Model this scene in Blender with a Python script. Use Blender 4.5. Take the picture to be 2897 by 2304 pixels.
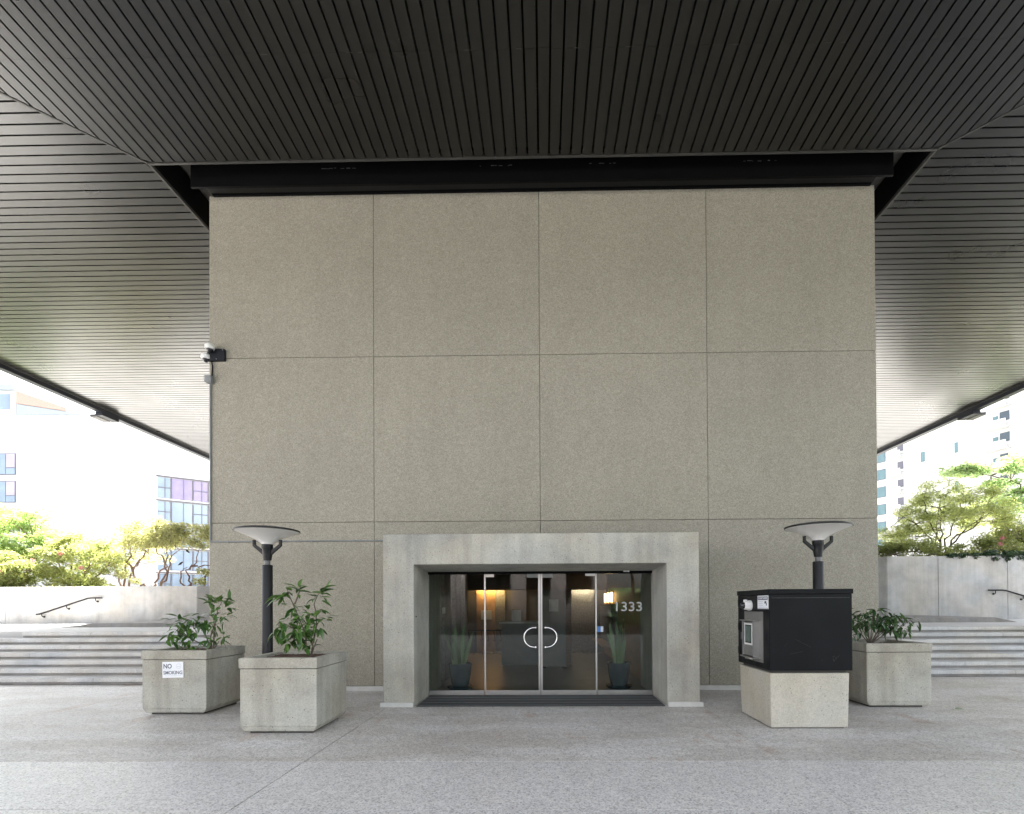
import bpy, math, random
import numpy as np
from mathutils import Vector, Matrix
random.seed(7)
rnd = random.Random(11)
PI = math.pi
R = math.radians
scene = bpy.context.scene
for o in list(bpy.data.objects):
    bpy.data.objects.remove(o, do_unlink=True)
COL = scene.collection

# ------------------------------------------------------------------ camera
cam_d = bpy.data.cameras.new('camera')
cam = bpy.data.objects.new('camera', cam_d)
COL.objects.link(cam)
cam_d.sensor_width = 36.0
cam_d.lens = 17.903
cam_d.shift_x = -0.02375
cam_d.shift_y = 0.18962
cam_d.clip_start = 0.05
cam_d.clip_end = 2000
YAW, PITCH, ROLL = -0.0145, 0.0077, -0.0053
def cam_matrix():
    cy, sy, cp, sp = math.cos(YAW), math.sin(YAW), math.cos(PITCH), math.sin(PITCH)
    f = Vector((sy*cp, cy*cp, sp)); r = Vector((cy, -sy, 0)); u = r.cross(f)
    r2 = math.cos(ROLL)*r + math.sin(ROLL)*u
    u2 = -math.sin(ROLL)*r + math.cos(ROLL)*u
    m = Matrix((r2, u2, -f)).transposed().to_4x4()
    m.translation = Vector((0, 0, 1.55))
    return m
cam.matrix_world = cam_matrix()
scene.camera = cam

# ------------------------------------------------------------------ sky, sun, exposure
SUN_EL, SUN_AZ = R(56), R(-14)          # azimuth measured from +Y towards +X
world = bpy.data.worlds.new('World')
scene.world = world
world.use_nodes = True
nt = world.node_tree
nt.nodes.clear()
sky = nt.nodes.new('ShaderNodeTexSky')
sky.sky_type = 'NISHITA'
sky.sun_disc = False
sky.sun_elevation = SUN_EL
sky.sun_rotation = SUN_AZ
sky.air_density = 1.0
sky.dust_density = 4.0
hs = nt.nodes.new('ShaderNodeHueSaturation')
hs.inputs['Saturation'].default_value = 0.28
bg = nt.nodes.new('ShaderNodeBackground')
bg.inputs['Strength'].default_value = 0.07
wo = nt.nodes.new('ShaderNodeOutputWorld')
nt.links.new(sky.outputs['Color'], hs.inputs['Color'])
nt.links.new(hs.outputs['Color'], bg.inputs['Color'])
nt.links.new(bg.outputs['Background'], wo.inputs['Surface'])

sun_d = bpy.data.lights.new('sun', 'SUN')
sun_d.energy = 5.0
sun_d.angle = R(6)
sun_d.color = (1.0, 0.96, 0.9)
sun = bpy.data.objects.new('sun', sun_d)
COL.objects.link(sun)
d = Vector((math.sin(SUN_AZ)*math.cos(SUN_EL), math.cos(SUN_AZ)*math.cos(SUN_EL), math.sin(SUN_EL)))
sun.rotation_euler = d.to_track_quat('Z', 'Y').to_euler()
sun.location = (0, -30, 60)

scene.render.engine = 'CYCLES'
scene.view_settings.view_transform = 'Standard'
scene.view_settings.look = 'None'
scene.view_settings.gamma = 1.0
scene.view_settings.use_curve_mapping = False
scene.view_settings.exposure = 3.6
scene.cycles.max_bounces = 10
scene.cycles.diffuse_bounces = 5
scene.cycles.glossy_bounces = 4
scene.cycles.transparent_max_bounces = 12
scene.cycles.sample_clamp_indirect = 8.0

# ------------------------------------------------------------------ helpers
def prop(o, label=None, cat=None, group=None, kind=None):
    if label: o['label'] = label
    if cat: o['category'] = cat
    if group: o['group'] = group
    if kind: o['kind'] = kind
    return o

def thing(name, label, cat, loc=(0, 0, 0), group=None, rz=0):
    o = bpy.data.objects.new(name, None)
    o.empty_display_size = 0.2
    COL.objects.link(o)
    o.location = loc
    o.rotation_euler = (0, 0, rz)
    return prop(o, label, cat, group)

def link(name, me, parent=None):
    o = bpy.data.objects.new(name, me)
    COL.objects.link(o)
    if parent is not None:
        o.parent = parent
    return o

class MB:
    def __init__(s):
        s.v = []; s.f = []
    def add(s, vs, fs):
        n = len(s.v)
        s.v += [tuple(p) for p in vs]
        s.f += [tuple(i+n for i in f) for f in fs]
        return s
    def box(s, x0, x1, y0, y1, z0, z1):
        v = [(x0,y0,z0),(x1,y0,z0),(x1,y1,z0),(x0,y1,z0),(x0,y0,z1),(x1,y0,z1),(x1,y1,z1),(x0,y1,z1)]
        return s.add(v, [(3,2,1,0),(4,5,6,7),(0,1,5,4),(1,2,6,5),(2,3,7,6),(3,0,4,7)])
    def frustum(s, b, t, z0, z1):
        """b,t = lists of xy (same length, ccw)"""
        n = len(b)
        v = [(x, y, z0) for x, y in b] + [(x, y, z1) for x, y in t]
        f = [tuple(reversed(range(n))), tuple(range(n, 2*n))]
        f += [(i, (i+1) % n, n+(i+1) % n, n+i) for i in range(n)]
        return s.add(v, f)
    def prism(s, poly, z0, z1):
        return s.frustum(poly, poly, z0, z1)
    def prism_y(s, poly, y0, y1):
        """poly in xz (ccw seen from -y)"""
        n = len(poly)
        v = [(x, y0, z) for x, z in poly] + [(x, y1, z) for x, z in poly]
        f = [tuple(range(n)), tuple(reversed(range(n, 2*n)))]
        f += [(i, n+i, n+(i+1) % n, (i+1) % n) for i in range(n)]
        return s.add(v, f)
    def lathe(s, prof, c=(0, 0, 0), n=32, axis='z'):
        rings = []
        vs = []; fs = []
        for r, h in prof:
            ring = []
            for k in range(n):
                a = 2*PI*k/n
                p = (r*math.cos(a), r*math.sin(a), h)
                if axis == 'y': p = (p[0], h, p[1])
                elif axis == 'x': p = (h, p[0], p[1])
                ring.append(len(vs)); vs.append((p[0]+c[0], p[1]+c[1], p[2]+c[2]))
            rings.append(ring)
        for a, b in zip(rings[:-1], rings[1:]):
            for k in range(n):
                fs.append((a[k], a[(k+1) % n], b[(k+1) % n], b[k]))
        fs.append(tuple(reversed(rings[0]))); fs.append(tuple(rings[-1]))
        return s.add(vs, fs)
    def tube(s, pts, rad, n=10):
        pts = [Vector(p) for p in pts]
        if not hasattr(rad, '__len__'): rad = [rad]*len(pts)
        vs = []; fs = []
        prev = None
        for i, p in enumerate(pts):
            t = (pts[min(i+1, len(pts)-1)] - pts[max(i-1, 0)]).normalized()
            if prev is None:
                up = Vector((0, 0, 1)) if abs(t.z) < 0.9 else Vector((1, 0, 0))
                a = t.cross(up).normalized()
            else:
                a = (prev - t*prev.dot(t)).normalized()
            prev = a
            b = t.cross(a)
            for k in range(n):
                w = 2*PI*k/n
                q = p + (a*math.cos(w) + b*math.sin(w))*rad[i]
                vs.append(tuple(q))
        for i in range(len(pts)-1):
            for k in range(n):
                fs.append((i*n+k, i*n+(k+1) % n, (i+1)*n+(k+1) % n, (i+1)*n+k))
        fs.append(tuple(reversed(range(n)))); fs.append(tuple(range((len(pts)-1)*n, len(pts)*n)))
        return s.add(vs, fs)
    def mesh(s, name, mat, smooth=False):
        me = bpy.data.meshes.new(name)
        me.from_pydata(s.v, [], s.f)
        me.materials.append(mat)
        if smooth:
            for p in me.polygons: p.use_smooth = True
        me.update()
        return me
    def build(s, name, mat, parent=None, smooth=False, bevel=0, fixn=False):
        me = s.mesh(name, mat, smooth)
        if fixn:
            import bmesh
            bm = bmesh.new(); bm.from_mesh(me)
            bmesh.ops.recalc_face_normals(bm, faces=bm.faces)
            bm.to_mesh(me); bm.free()
        o = link(name, me, parent)
        if bevel:
            m = o.modifiers.new('bevel', 'BEVEL')
            m.width = bevel; m.segments = 2; m.limit_method = 'ANGLE'
        if smooth:
            try:
                m = o.modifiers.new('split', 'EDGE_SPLIT'); m.split_angle = R(40)
            except Exception:
                pass
        return o

def rot_poly(pts, ang, c=(0, 0)):
    ca, sa = math.cos(ang), math.sin(ang)
    return [(c[0]+x*ca-y*sa, c[1]+x*sa+y*ca) for x, y in pts]

def text_mesh(name, s, mat, parent, x0, x1, z0, z1, place, depth=0.002, bold=0.03):
    """flat letters scaled to the box x0..x1, z0..z1; place maps (x, z, d) to a point"""
    cu = bpy.data.curves.new(name, 'FONT')
    cu.body = s
    cu.extrude = 0.02
    cu.offset = bold
    cu.resolution_u = 4
    tmp = bpy.data.objects.new('tmp_text', cu)
    COL.objects.link(tmp)
    dg = bpy.context.evaluated_depsgraph_get()
    me = bpy.data.meshes.new_from_object(tmp.evaluated_get(dg))
    bpy.data.objects.remove(tmp, do_unlink=True)
    xs = [v.co.x for v in me.vertices]; ys = [v.co.y for v in me.vertices]
    ax, bx, ay, by = min(xs), max(xs), min(ys), max(ys)
    for v in me.vertices:
        u = x0 + (v.co.x-ax)/(bx-ax)*(x1-x0)
        w = z0 + (v.co.y-ay)/(by-ay)*(z1-z0)
        dd = depth if v.co.z > 0 else 0.0
        v.co = Vector(place(u, w, dd))
    me.materials.clear(); me.materials.append(mat)
    me.name = name
    return link(name, me, parent)

# ------------------------------------------------------------------ materials
def newmat(name):
    m = bpy.data.materials.new(name); m.use_nodes = True
    n = m.node_tree; b = n.nodes['Principled BSDF']
    return m, n, b

def N(n, t, **kw):
    x = n.nodes.new(t)
    for k, v in kw.items():
        if k in x.inputs: x.inputs[k].default_value = v
        else: setattr(x, k, v)
    return x

def ramp(n, fac, stops):
    r = n.nodes.new('ShaderNodeValToRGB')
    el = r.color_ramp.elements
    while len(el) < len(stops): el.new(0.5)
    for e, (p, c) in zip(el, stops):
        e.position = p
        e.color = (c[0], c[1], c[2], 1) if hasattr(c, '__len__') else (c, c, c, 1)
    n.links.new(fac, r.inputs['Fac'])
    return r.outputs['Color']

def mul(n, a, b, fac=1.0, mode='MULTIPLY'):
    m = n.nodes.new('ShaderNodeMix'); m.data_type = 'RGBA'; m.blend_type = mode
    m.inputs[0].default_value = fac
    for s, i in ((a, 6), (b, 7)):
        if hasattr(s, 'node'): n.links.new(s, m.inputs[i])
        else: m.inputs[i].default_value = (*s, 1)
    return m.outputs[2]

def coords(n, scale=(1, 1, 1), kind='Object'):
    t = n.nodes.new('ShaderNodeTexCoord')
    if kind == 'World':
        g = n.nodes.new('ShaderNodeNewGeometry'); src = g.outputs['Position']
    else:
        src = t.outputs[kind]
    if scale == (1, 1, 1): return src
    mp = n.nodes.new('ShaderNodeMapping'); mp.inputs['Scale'].default_value = scale
    n.links.new(src, mp.inputs['Vector'])
    return mp.outputs['Vector']

def noise(n, vec, scale, detail=4, rough=0.55):
    x = N(n, 'ShaderNodeTexNoise', Scale=scale, Detail=detail, Roughness=rough)
    n.links.new(vec, x.inputs['Vector'])
    return x.outputs['Fac']

def bump(n, b, height, strength=0.3, dist=0.01):
    x = N(n, 'ShaderNodeBump', Strength=strength, Distance=dist)
    n.links.new(height, x.inputs['Height']); n.links.new(x.outputs['Normal'], b.inputs['Normal'])

def plain(name, col, rough=0.5, metal=0.0, var=0.12, scale=6.0, bmp=0.0, spec=0.5, ior=None):
    m, n, b = newmat(name)
    v = coords(n)
    f = noise(n, v, scale, 5)
    c = mul(n, col, ramp(n, f, [(0.25, 1-var), (0.75, 1+var)]))
    n.links.new(c, b.inputs['Base Color'])
    b.inputs['Roughness'].default_value = rough
    b.inputs['Metallic'].default_value = metal
    b.inputs['Specular IOR Level'].default_value = spec
    if ior: b.inputs['IOR'].default_value = ior
    if bmp: bump(n, b, noise(n, v, scale*6, 4), bmp, 0.004)
    return m

def concrete(name, col, streak=0.25, holes=0.8, rough=0.85, kind='Object', blot=0.22, hole_scale=22):
    m, n, b = newmat(name)
    v = coords(n, kind=kind)
    c = mul(n, col, ramp(n, noise(n, v, 1.6, 6, 0.6), [(0.28, 1-blot), (0.5, 1.0), (0.74, 1+blot)]))
    c = mul(n, c, ramp(n, noise(n, v, 55, 3), [(0.3, 0.86), (0.7, 1.12)]))
    vs = coords(n, (7, 7, 0.45), kind)
    c = mul(n, c, ramp(n, noise(n, vs, 1.0, 5), [(0.3, 1-streak), (0.55, 1.0), (0.8, 1+streak*0.6)]))
    # warm/cool drift
    c = mul(n, c, ramp(n, noise(n, v, 0.9, 2), [(0.35, (1.03, 1.0, 0.94)), (0.65, (0.97, 1.0, 1.03))]))
    # air holes
    vo = N(n, 'ShaderNodeTexVoronoi', Scale=hole_scale); n.links.new(v, vo.inputs['Vector'])
    sel = ramp(n, noise(n, v, hole_scale*0.4, 2), [(0.45, 0.0), (0.56, 1.0)])
    hole = ramp(n, vo.outputs['Distance'], [(0.10, 0.0), (0.17, 1.0)])
    hole = mul(n, (1, 1, 1), hole, 1.0)
    hm = n.nodes.new('ShaderNodeMix'); hm.data_type = 'RGBA'
    n.links.new(sel, hm.inputs[0]); hm.inputs[6].default_value = (1, 1, 1, 1); n.links.new(hole, hm.inputs[7])
    c = mul(n, c, ramp(n, hm.outputs[2], [(0.0, 1-0.75*holes), (1.0, 1.0)]))
    n.links.new(c, b.inputs['Base Color'])
    b.inputs['Roughness'].default_value = rough
    b.inputs['Specular IOR Level'].default_value = 0.35
    h = n.nodes.new('ShaderNodeMath'); h.operation = 'ADD'
    n.links.new(noise(n, v, 70, 4), h.inputs[0]); n.links.new(hm.outputs[2], h.inputs[1])
    bump(n, b, h.outputs[0], 0.35, 0.004)
    return m

def aggregate(name, cols, scale, contrast=1.0, big=0.12, rough=0.85, bdist=0.008, bstr=0.6, spec=0.35, stain=None):
    """exposed pebbles: random colour per voronoi cell, dark mortar between, relief"""
    m, n, b = newmat(name)
    v = coords(n, kind='World')
    vo = N(n, 'ShaderNodeTexVoronoi', Scale=scale, Randomness=1.0); n.links.new(v, vo.inputs['Vector'])
    sp = n.nodes.new('ShaderNodeSeparateColor'); n.links.new(vo.outputs['Color'], sp.inputs['Color'])
    k = len(cols)
    c = ramp(n, sp.outputs[0], [(i/(k-1), q) for i, q in enumerate(cols)])
    edge = ramp(n, vo.outputs['Distance'], [(0.3, 1.0), (0.75, 1.0-0.45*contrast)])
    c = mul(n, c, edge)
    vo2 = N(n, 'ShaderNodeTexVoronoi', Scale=scale*0.37); n.links.new(v, vo2.inputs['Vector'])
    sp2 = n.nodes.new('ShaderNodeSeparateColor'); n.links.new(vo2.outputs['Color'], sp2.inputs['Color'])
    c = mul(n, c, ramp(n, sp2.outputs[1], [(0.0, 1-0.22*contrast), (1.0, 1+0.2*contrast)]))
    c = mul(n, c, ramp(n, noise(n, v, 0.55, 5, 0.6), [(0.3, 1-big), (0.7, 1+big)]))
    c = mul(n, c, ramp(n, noise(n, v, 6.0, 4, 0.6), [(0.3, 1-big*0.8), (0.7, 1+big*0.8)]))
    oi = n.nodes.new('ShaderNodeObjectInfo')
    c = mul(n, c, ramp(n, oi.outputs['Random'], [(0.0, (0.955, 0.96, 0.965)), (1.0, (1.04, 1.03, 1.015))]))
    vw = coords(n, (5, 5, 0.35), 'World')
    c = mul(n, c, ramp(n, noise(n, vw, 0.9, 5, 0.6), [(0.32, 0.975), (0.5, 1.0), (0.75, 1.02)]))
    if stain:
        vs = coords(n, (0.5, 1.6, 1), 'World')
        c = mul(n, c, ramp(n, noise(n, vs, 0.9, 6, 0.65), [(0.40, stain), (0.62, (1, 1, 1))]))
        vr = coords(n, (1.9, 0.75, 1), 'World')
        c = mul(n, c, ramp(n, noise(n, vr, 1.25, 5, 0.6), [(0.60, (1, 1, 1)), (0.67, (0.88, 0.79, 0.74))]))
        vg = N(n, 'ShaderNodeTexVoronoi', Scale=2.6); n.links.new(v, vg.inputs['Vector'])
        c = mul(n, c, ramp(n, vg.outputs['Distance'], [(0.035, (0.72, 0.72, 0.72)), (0.055, (1, 1, 1))]))
    n.links.new(c, b.inputs['Base Color'])
    b.inputs['Roughness'].default_value = rough
    b.inputs['Specular IOR Level'].default_value = spec
    inv = n.nodes.new('ShaderNodeMath'); inv.operation = 'SUBTRACT'; inv.inputs[0].default_value = 1.0
    n.links.new(vo.outputs['Distance'], inv.inputs[1])
    bump(n, b, inv.outputs[0], bstr, bdist)
    return m

def leafmat(name, c0, c1, rough=0.45, speckle=None, trans=0.25, spec=0.5):
    m, n, b = newmat(name)
    g = n.nodes.new('ShaderNodeNewGeometry')
    oi = n.nodes.new('ShaderNodeObjectInfo')
    ad = n.nodes.new('ShaderNodeMath'); ad.operation = 'ADD'
    n.links.new(g.outputs['Random Per Island'], ad.inputs[0]); n.links.new(oi.outputs['Random'], ad.inputs[1])
    fr = n.nodes.new('ShaderNodeMath'); fr.operation = 'FRACT'; n.links.new(ad.outputs[0], fr.inputs[0])
    c = ramp(n, fr.outputs[0], [(0.0, c0), (1.0, c1)])
    if speckle:
        v = coords(n)
        c = mul(n, c, ramp(n, noise(n, v, 1.6, 3), [(0.56, (1, 1, 1)), (0.66, speckle)]), 0.8)
    n.links.new(c, b.inputs['Base Color'])
    b.inputs['Roughness'].default_value = rough
    b.inputs['Specular IOR Level'].default_value = spec
    t = n.nodes.new('ShaderNodeBsdfTranslucent'); n.links.new(mul(n, c, (1.5, 1.45, 1.1)), t.inputs['Color'])
    mx = n.nodes.new('ShaderNodeMixShader'); mx.inputs[0].default_value = trans
    out = n.nodes['Material Output']
    n.links.new(b.outputs[0], mx.inputs[1]); n.links.new(t.outputs[0], mx.inputs[2])
    n.links.new(mx.outputs[0], out.inputs['Surface'])
    return m

def glassmat(name, tint, ior=1.5):
    m = bpy.data.materials.new(name); m.use_nodes = True
    n = m.node_tree; n.nodes.clear()
    tr = N(n, 'ShaderNodeBsdfTransparent'); tr.inputs['Color'].default_value = (*tint, 1)
    gl = n.nodes.new('ShaderNodeBsdfGlossy'); gl.inputs['Roughness'].default_value = 0.0
    fr = N(n, 'ShaderNodeFresnel', IOR=ior)
    mx = n.nodes.new('ShaderNodeMixShader'); out = n.nodes.new('ShaderNodeOutputMaterial')
    n.links.new(fr.outputs[0], mx.inputs[0]); n.links.new(tr.outputs[0], mx.inputs[1]); n.links.new(gl.outputs[0], mx.inputs[2])
    n.links.new(mx.outputs[0], out.inputs['Surface'])
    return m

def emit(name, col, s):
    m = bpy.data.materials.new(name); m.use_nodes = True
    n = m.node_tree; n.nodes.clear()
    e = N(n, 'ShaderNodeEmission', Strength=s); e.inputs['Color'].default_value = (*col, 1)
    out = n.nodes.new('ShaderNodeOutputMaterial'); n.links.new(e.outputs[0], out.inputs['Surface'])
    return m

M = {}
M['wall'] = aggregate('exposed_aggregate_wall', [(0.255, 0.237, 0.192), (0.332, 0.311, 0.256), (0.355, 0.333, 0.278), (0.41, 0.391, 0.334)], 100, 0.36, 0.04, bdist=0.006, bstr=0.45)
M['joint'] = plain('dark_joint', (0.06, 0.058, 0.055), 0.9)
M['wall_joint'] = plain('grey_joint_sealant', (0.15, 0.143, 0.122), 0.9)
M['portal'] = concrete('smooth_cast_concrete', (0.385, 0.372, 0.332), 0.15, 0.9)
M['planter'] = concrete('planter_concrete', (0.395, 0.382, 0.335), 0.18, 1.0, blot=0.3)
M['pedestal'] = concrete('pedestal_concrete', (0.46, 0.432, 0.372), 0.06, 1.0, blot=0.1, hole_scale=26)
M['parapet'] = concrete('parapet_concrete', (0.44, 0.43, 0.42), 0.12, 0.7, kind='World')
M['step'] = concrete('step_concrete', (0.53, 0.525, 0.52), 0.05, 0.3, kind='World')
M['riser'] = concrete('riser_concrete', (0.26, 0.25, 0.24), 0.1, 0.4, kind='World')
M['plinth'] = plain('pale_stone', (0.55, 0.55, 0.53), 0.7, bmp=0.1)
M['slab'] = aggregate('rear_paving_aggregate', [(0.41, 0.39, 0.385), (0.70, 0.685, 0.67), (0.77, 0.753, 0.74), (0.81, 0.795, 0.78)], 75, 0.45, 0.06, rough=0.5, spec=0.5, stain=(0.80, 0.775, 0.74), bdist=0.005)
M['slab_front'] = aggregate('front_paving_terrazzo', [(0.34, 0.333, 0.335), (0.67, 0.656, 0.648), (0.74, 0.724, 0.716), (0.78, 0.765, 0.757)], 84, 0.36, 0.05, rough=0.4, spec=0.6, bdist=0.003, bstr=0.4)
M['ground'] = plain('ground_concrete', (0.15, 0.148, 0.143), 0.9, scale=0.6)
M['plaza'] = plain('plaza_concrete', (0.52, 0.515, 0.505), 0.85, scale=1.2)
M['reflector_pale'] = plain('soffit_reflector_pale', (0.37, 0.365, 0.35), 0.85, scale=1.0)  # pale tone for the added sheet that brightens the side soffits
M['asphalt'] = plain('asphalt', (0.055, 0.055, 0.057), 0.85, scale=4)
def soffit_mat():
    m, n, b = newmat('dark_anodised_metal')
    v = coords(n, kind='World')
    oi = n.nodes.new('ShaderNodeObjectInfo')
    c = mul(n, (0.003, 0.0029, 0.0028), ramp(n, oi.outputs['Random'], [(0.0, 0.82), (1.0, 1.18)]))
    n.links.new(c, b.inputs['Base Color'])
    b.inputs['IOR'].default_value = 1.62
    r = ramp(n, noise(n, v, 0.7, 2), [(0.3, 0.27), (0.7, 0.32)])
    n.links.new(r, b.inputs['Roughness'])
    return m
M['soffit'] = soffit_mat()
M['black'] = plain('black_steel', (0.0025, 0.0025, 0.003), 0.6, spec=0.1)
M['dark_beam'] = plain('dark_beam_paint', (0.012, 0.012, 0.011), 0.6, spec=0.2)
M['slot'] = plain('slot_metal', (0.14, 0.138, 0.13), 0.55)
M['trim'] = plain('soffit_trim_metal', (0.05, 0.049, 0.046), 0.5, spec=0.3)
M['fascia'] = plain('fascia_metal', (0.012, 0.014, 0.019), 0.5, spec=0.2)
M['tower'] = plain('tower_cladding', (0.45, 0.44, 0.42), 0.7)
M['steel'] = plain('brushed_steel', (0.40, 0.40, 0.40), 0.32, 0.9, 0.06, 20)
M['plate'] = plain('dull_plate_steel', (0.25, 0.25, 0.24), 0.45, 0.6, 0.08, 12)
M['chrome'] = plain('polished_steel', (0.8, 0.8, 0.8), 0.12, 1.0, 0.02)
M['glass'] = glassmat('door_glass', (0.84, 0.87, 0.85), 1.38)
M['mat'] = plain('ribbed_rubber_mat', (0.05, 0.052, 0.055), 0.75, scale=30, bmp=0.3)
M['lamp_black'] = plain('lamp_black_paint', (0.008, 0.0085, 0.010), 0.42, var=0.2, scale=9, spec=0.3)
M['white_plastic'] = plain('white_plastic', (0.75, 0.75, 0.74), 0.4, var=0.04)
M['bowl'] = plain('opal_lamp_bowl', (0.80, 0.78, 0.75), 0.3, var=0.05, scale=3)
M['dome'] = plain('smoked_dome', (0.02, 0.02, 0.025), 0.08)
M['grey_box'] = plain('grey_conduit_paint', (0.22, 0.235, 0.24), 0.5)
M['neck'] = plain('worn_grey_neck', (0.10, 0.105, 0.11), 0.45, var=0.4, scale=30)
M['cover'] = leafmat('pale_reflector_leaf', (0.36, 0.42, 0.16), (0.58, 0.58, 0.34), 0.6, None, 0.2)  # leaf colour kept pale so the bed reflects into the soffits
M['soil'] = plain('bark_mulch', (0.10, 0.062, 0.045), 0.95, var=0.5, scale=40, bmp=1.0)
M['bark'] = plain('twig_bark', (0.10, 0.08, 0.06), 0.85, var=0.3, scale=15)
M['bark_red'] = plain('reddish_bark', (0.16, 0.10, 0.085), 0.85, var=0.3, scale=15)
M['sign_white'] = plain('sign_white', (0.78, 0.79, 0.82), 0.4, var=0.03)
M['sign_ink'] = plain('sign_grey_ink', (0.16, 0.17, 0.21), 0.5)
M['sign_faint'] = plain('sign_faded_print', (0.55, 0.60, 0.66), 0.5)
M['sign_navy'] = plain('sign_navy', (0.03, 0.035, 0.09), 0.45)
M['sign_blue'] = plain('sign_blue', (0.04, 0.16, 0.42), 0.4)
M['numeral'] = plain('frosted_vinyl', (0.36, 0.38, 0.38), 0.6, var=0.03)
def cabinet_mat():
    m, n, b = newmat('scuffed_black_paint')
    v = coords(n)
    c = mul(n, (0.006, 0.0065, 0.008), ramp(n, noise(n, v, 2.5, 5), [(0.3, 0.8), (0.7, 1.3)]))
    vs = coords(n, (2.0, 2.0, 26))
    w = noise(n, vs, 3.0, 6, 0.7)
    sc = ramp(n, w, [(0.69, 0.0), (0.73, 1.0)])
    vo = noise(n, v, 11, 6, 0.75)
    sp = ramp(n, vo, [(0.74, 0.0), (0.79, 1.0)])
    mx = mul(n, sc, sp, 1.0, 'ADD')
    c2 = n.nodes.new('ShaderNodeMix'); c2.data_type = 'RGBA'
    n.links.new(mx, c2.inputs[0]); n.links.new(c, c2.inputs[6]); c2.inputs[7].default_value = (0.025, 0.025, 0.025, 1)
    n.links.new(c2.outputs[2], b.inputs['Base Color'])
    r = ramp(n, noise(n, v, 4, 5), [(0.3, 0.32), (0.7, 0.52)])
    n.links.new(r, b.inputs['Roughness'])
    b.inputs['Specular IOR Level'].default_value = 0.12
    return m
M['cabinet'] = cabinet_mat()
M['scuff'] = plain('bare_scuff', (0.085, 0.085, 0.08), 0.8, var=0.5, scale=60)
M['leaf'] = leafmat('glossy_shrub_leaf', (0.035, 0.095, 0.022), (0.11, 0.21, 0.045), 0.28, (2.2, 1.9, 0.9), 0.15, 0.6)
M['leaf_dark'] = leafmat('dark_shrub_leaf', (0.03, 0.075, 0.028), (0.075, 0.14, 0.045), 0.26, None, 0.12, 0.6)
M['snake'] = leafmat('snake_plant_leaf', (0.07, 0.13, 0.05), (0.15, 0.21, 0.09), 0.4, (1.6, 1.6, 1.2), 0.1)
M['rhodo'] = leafmat('rhododendron_leaf', (0.17, 0.22, 0.075), (0.33, 0.35, 0.15), 0.5, None, 0.5)
M['rhodo_green'] = leafmat('fresh_green_leaf', (0.15, 0.25, 0.08), (0.30, 0.38, 0.15), 0.5, None, 0.5)
M['rhodo_pale'] = leafmat('bronze_pale_leaf', (0.24, 0.26, 0.12), (0.38, 0.38, 0.22), 0.5, None, 0.5)
M['maple'] = leafmat('maple_leaf', (0.21, 0.27, 0.10), (0.36, 0.39, 0.18), 0.5, None, 0.55)
M['treeleaf'] = leafmat('street_tree_leaf', (0.15, 0.25, 0.11), (0.28, 0.36, 0.19), 0.5, None, 0.5)
M['ivy'] = leafmat('ivy_leaf', (0.015, 0.045, 0.018), (0.045, 0.09, 0.03), 0.35, None, 0.1)
M['petal'] = leafmat('pink_petal', (0.55, 0.14, 0.24), (0.65, 0.28, 0.36), 0.6, None, 0.3)
M['grass'] = plain('lawn', (0.05, 0.10, 0.03), 0.9, var=0.3, scale=8)
M['white_wall'] = plain('white_render', (0.62, 0.62, 0.615), 0.8, var=0.03, scale=0.2)
M['pale_wall'] = plain('pale_render', (0.52, 0.52, 0.505), 0.8, var=0.03, scale=0.2)
M['pink_wall'] = plain('pinkish_render', (0.52, 0.46, 0.45), 0.8, var=0.05, scale=0.5)
M['red_band'] = plain('terracotta_panel', (0.46, 0.31, 0.26), 0.7)
M['blue_band'] = plain('slate_blue_panel', (0.32, 0.37, 0.41), 0.6)
M['win_blue'] = plain('blue_window_glass', (0.22, 0.29, 0.38), 0.2, var=0.2, scale=0.4)
M['win_violet'] = plain('violet_window_glass', (0.22, 0.195, 0.34), 0.2, var=0.2, scale=0.4)
M['win_lilac'] = plain('lilac_blind_glass', (0.36, 0.33, 0.41), 0.3, var=0.2, scale=0.4)
M['win_teal'] = plain('teal_window_glass', (0.09, 0.16, 0.18), 0.2, var=0.2, scale=0.4)
M['win_dark'] = plain('dark_window_glass', (0.05, 0.07, 0.09), 0.15, var=0.2, scale=0.4)
M['frame_line'] = plain('window_frame_metal', (0.11, 0.11, 0.14), 0.5)
M['floor_in'] = plain('lobby_stone_floor', (0.22, 0.19, 0.16), 0.35, var=0.15, scale=3)
M['wall_in'] = plain('lobby_dark_wall', (0.13, 0.12, 0.11), 0.7)
M['ceil_in'] = plain('lobby_ceiling_paint', (0.035, 0.035, 0.035), 0.8)
M['wood'] = plain('warm_wood_panel', (0.36, 0.21, 0.10), 0.5, var=0.2, scale=7)
M['niche'] = plain('rough_plaster', (0.20, 0.19, 0.17), 0.9, var=0.35, scale=22, bmp=1.0)
M['desk'] = plain('grey_desk', (0.12, 0.13, 0.13), 0.5)
M['brick'] = plain('brown_brick', (0.14, 0.085, 0.055), 0.8, var=0.3, scale=20)
M['paper'] = plain('notice_paper', (0.55, 0.57, 0.60), 0.7, var=0.15, scale=25)
M['brass'] = plain('brass', (0.75, 0.5, 0.22), 0.3, 0.9)
M['pot'] = plain('blue_green_glazed_pot', (0.022, 0.045, 0.055), 0.25, var=0.3, scale=5)
M['warm_lamp'] = emit('warm_cove_lamp', (1.0, 0.62, 0.25), 7.0)
M['warm_lamp2'] = emit('warm_niche_lamp', (1.0, 0.80, 0.58), 5.0)
M['sconce_glow'] = emit('sconce_glow', (1.0, 0.60, 0.26), 0.9)
M['screen'] = plain('intercom_screen', (0.07, 0.11, 0.10), 0.15, var=0.4, scale=9)

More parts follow.
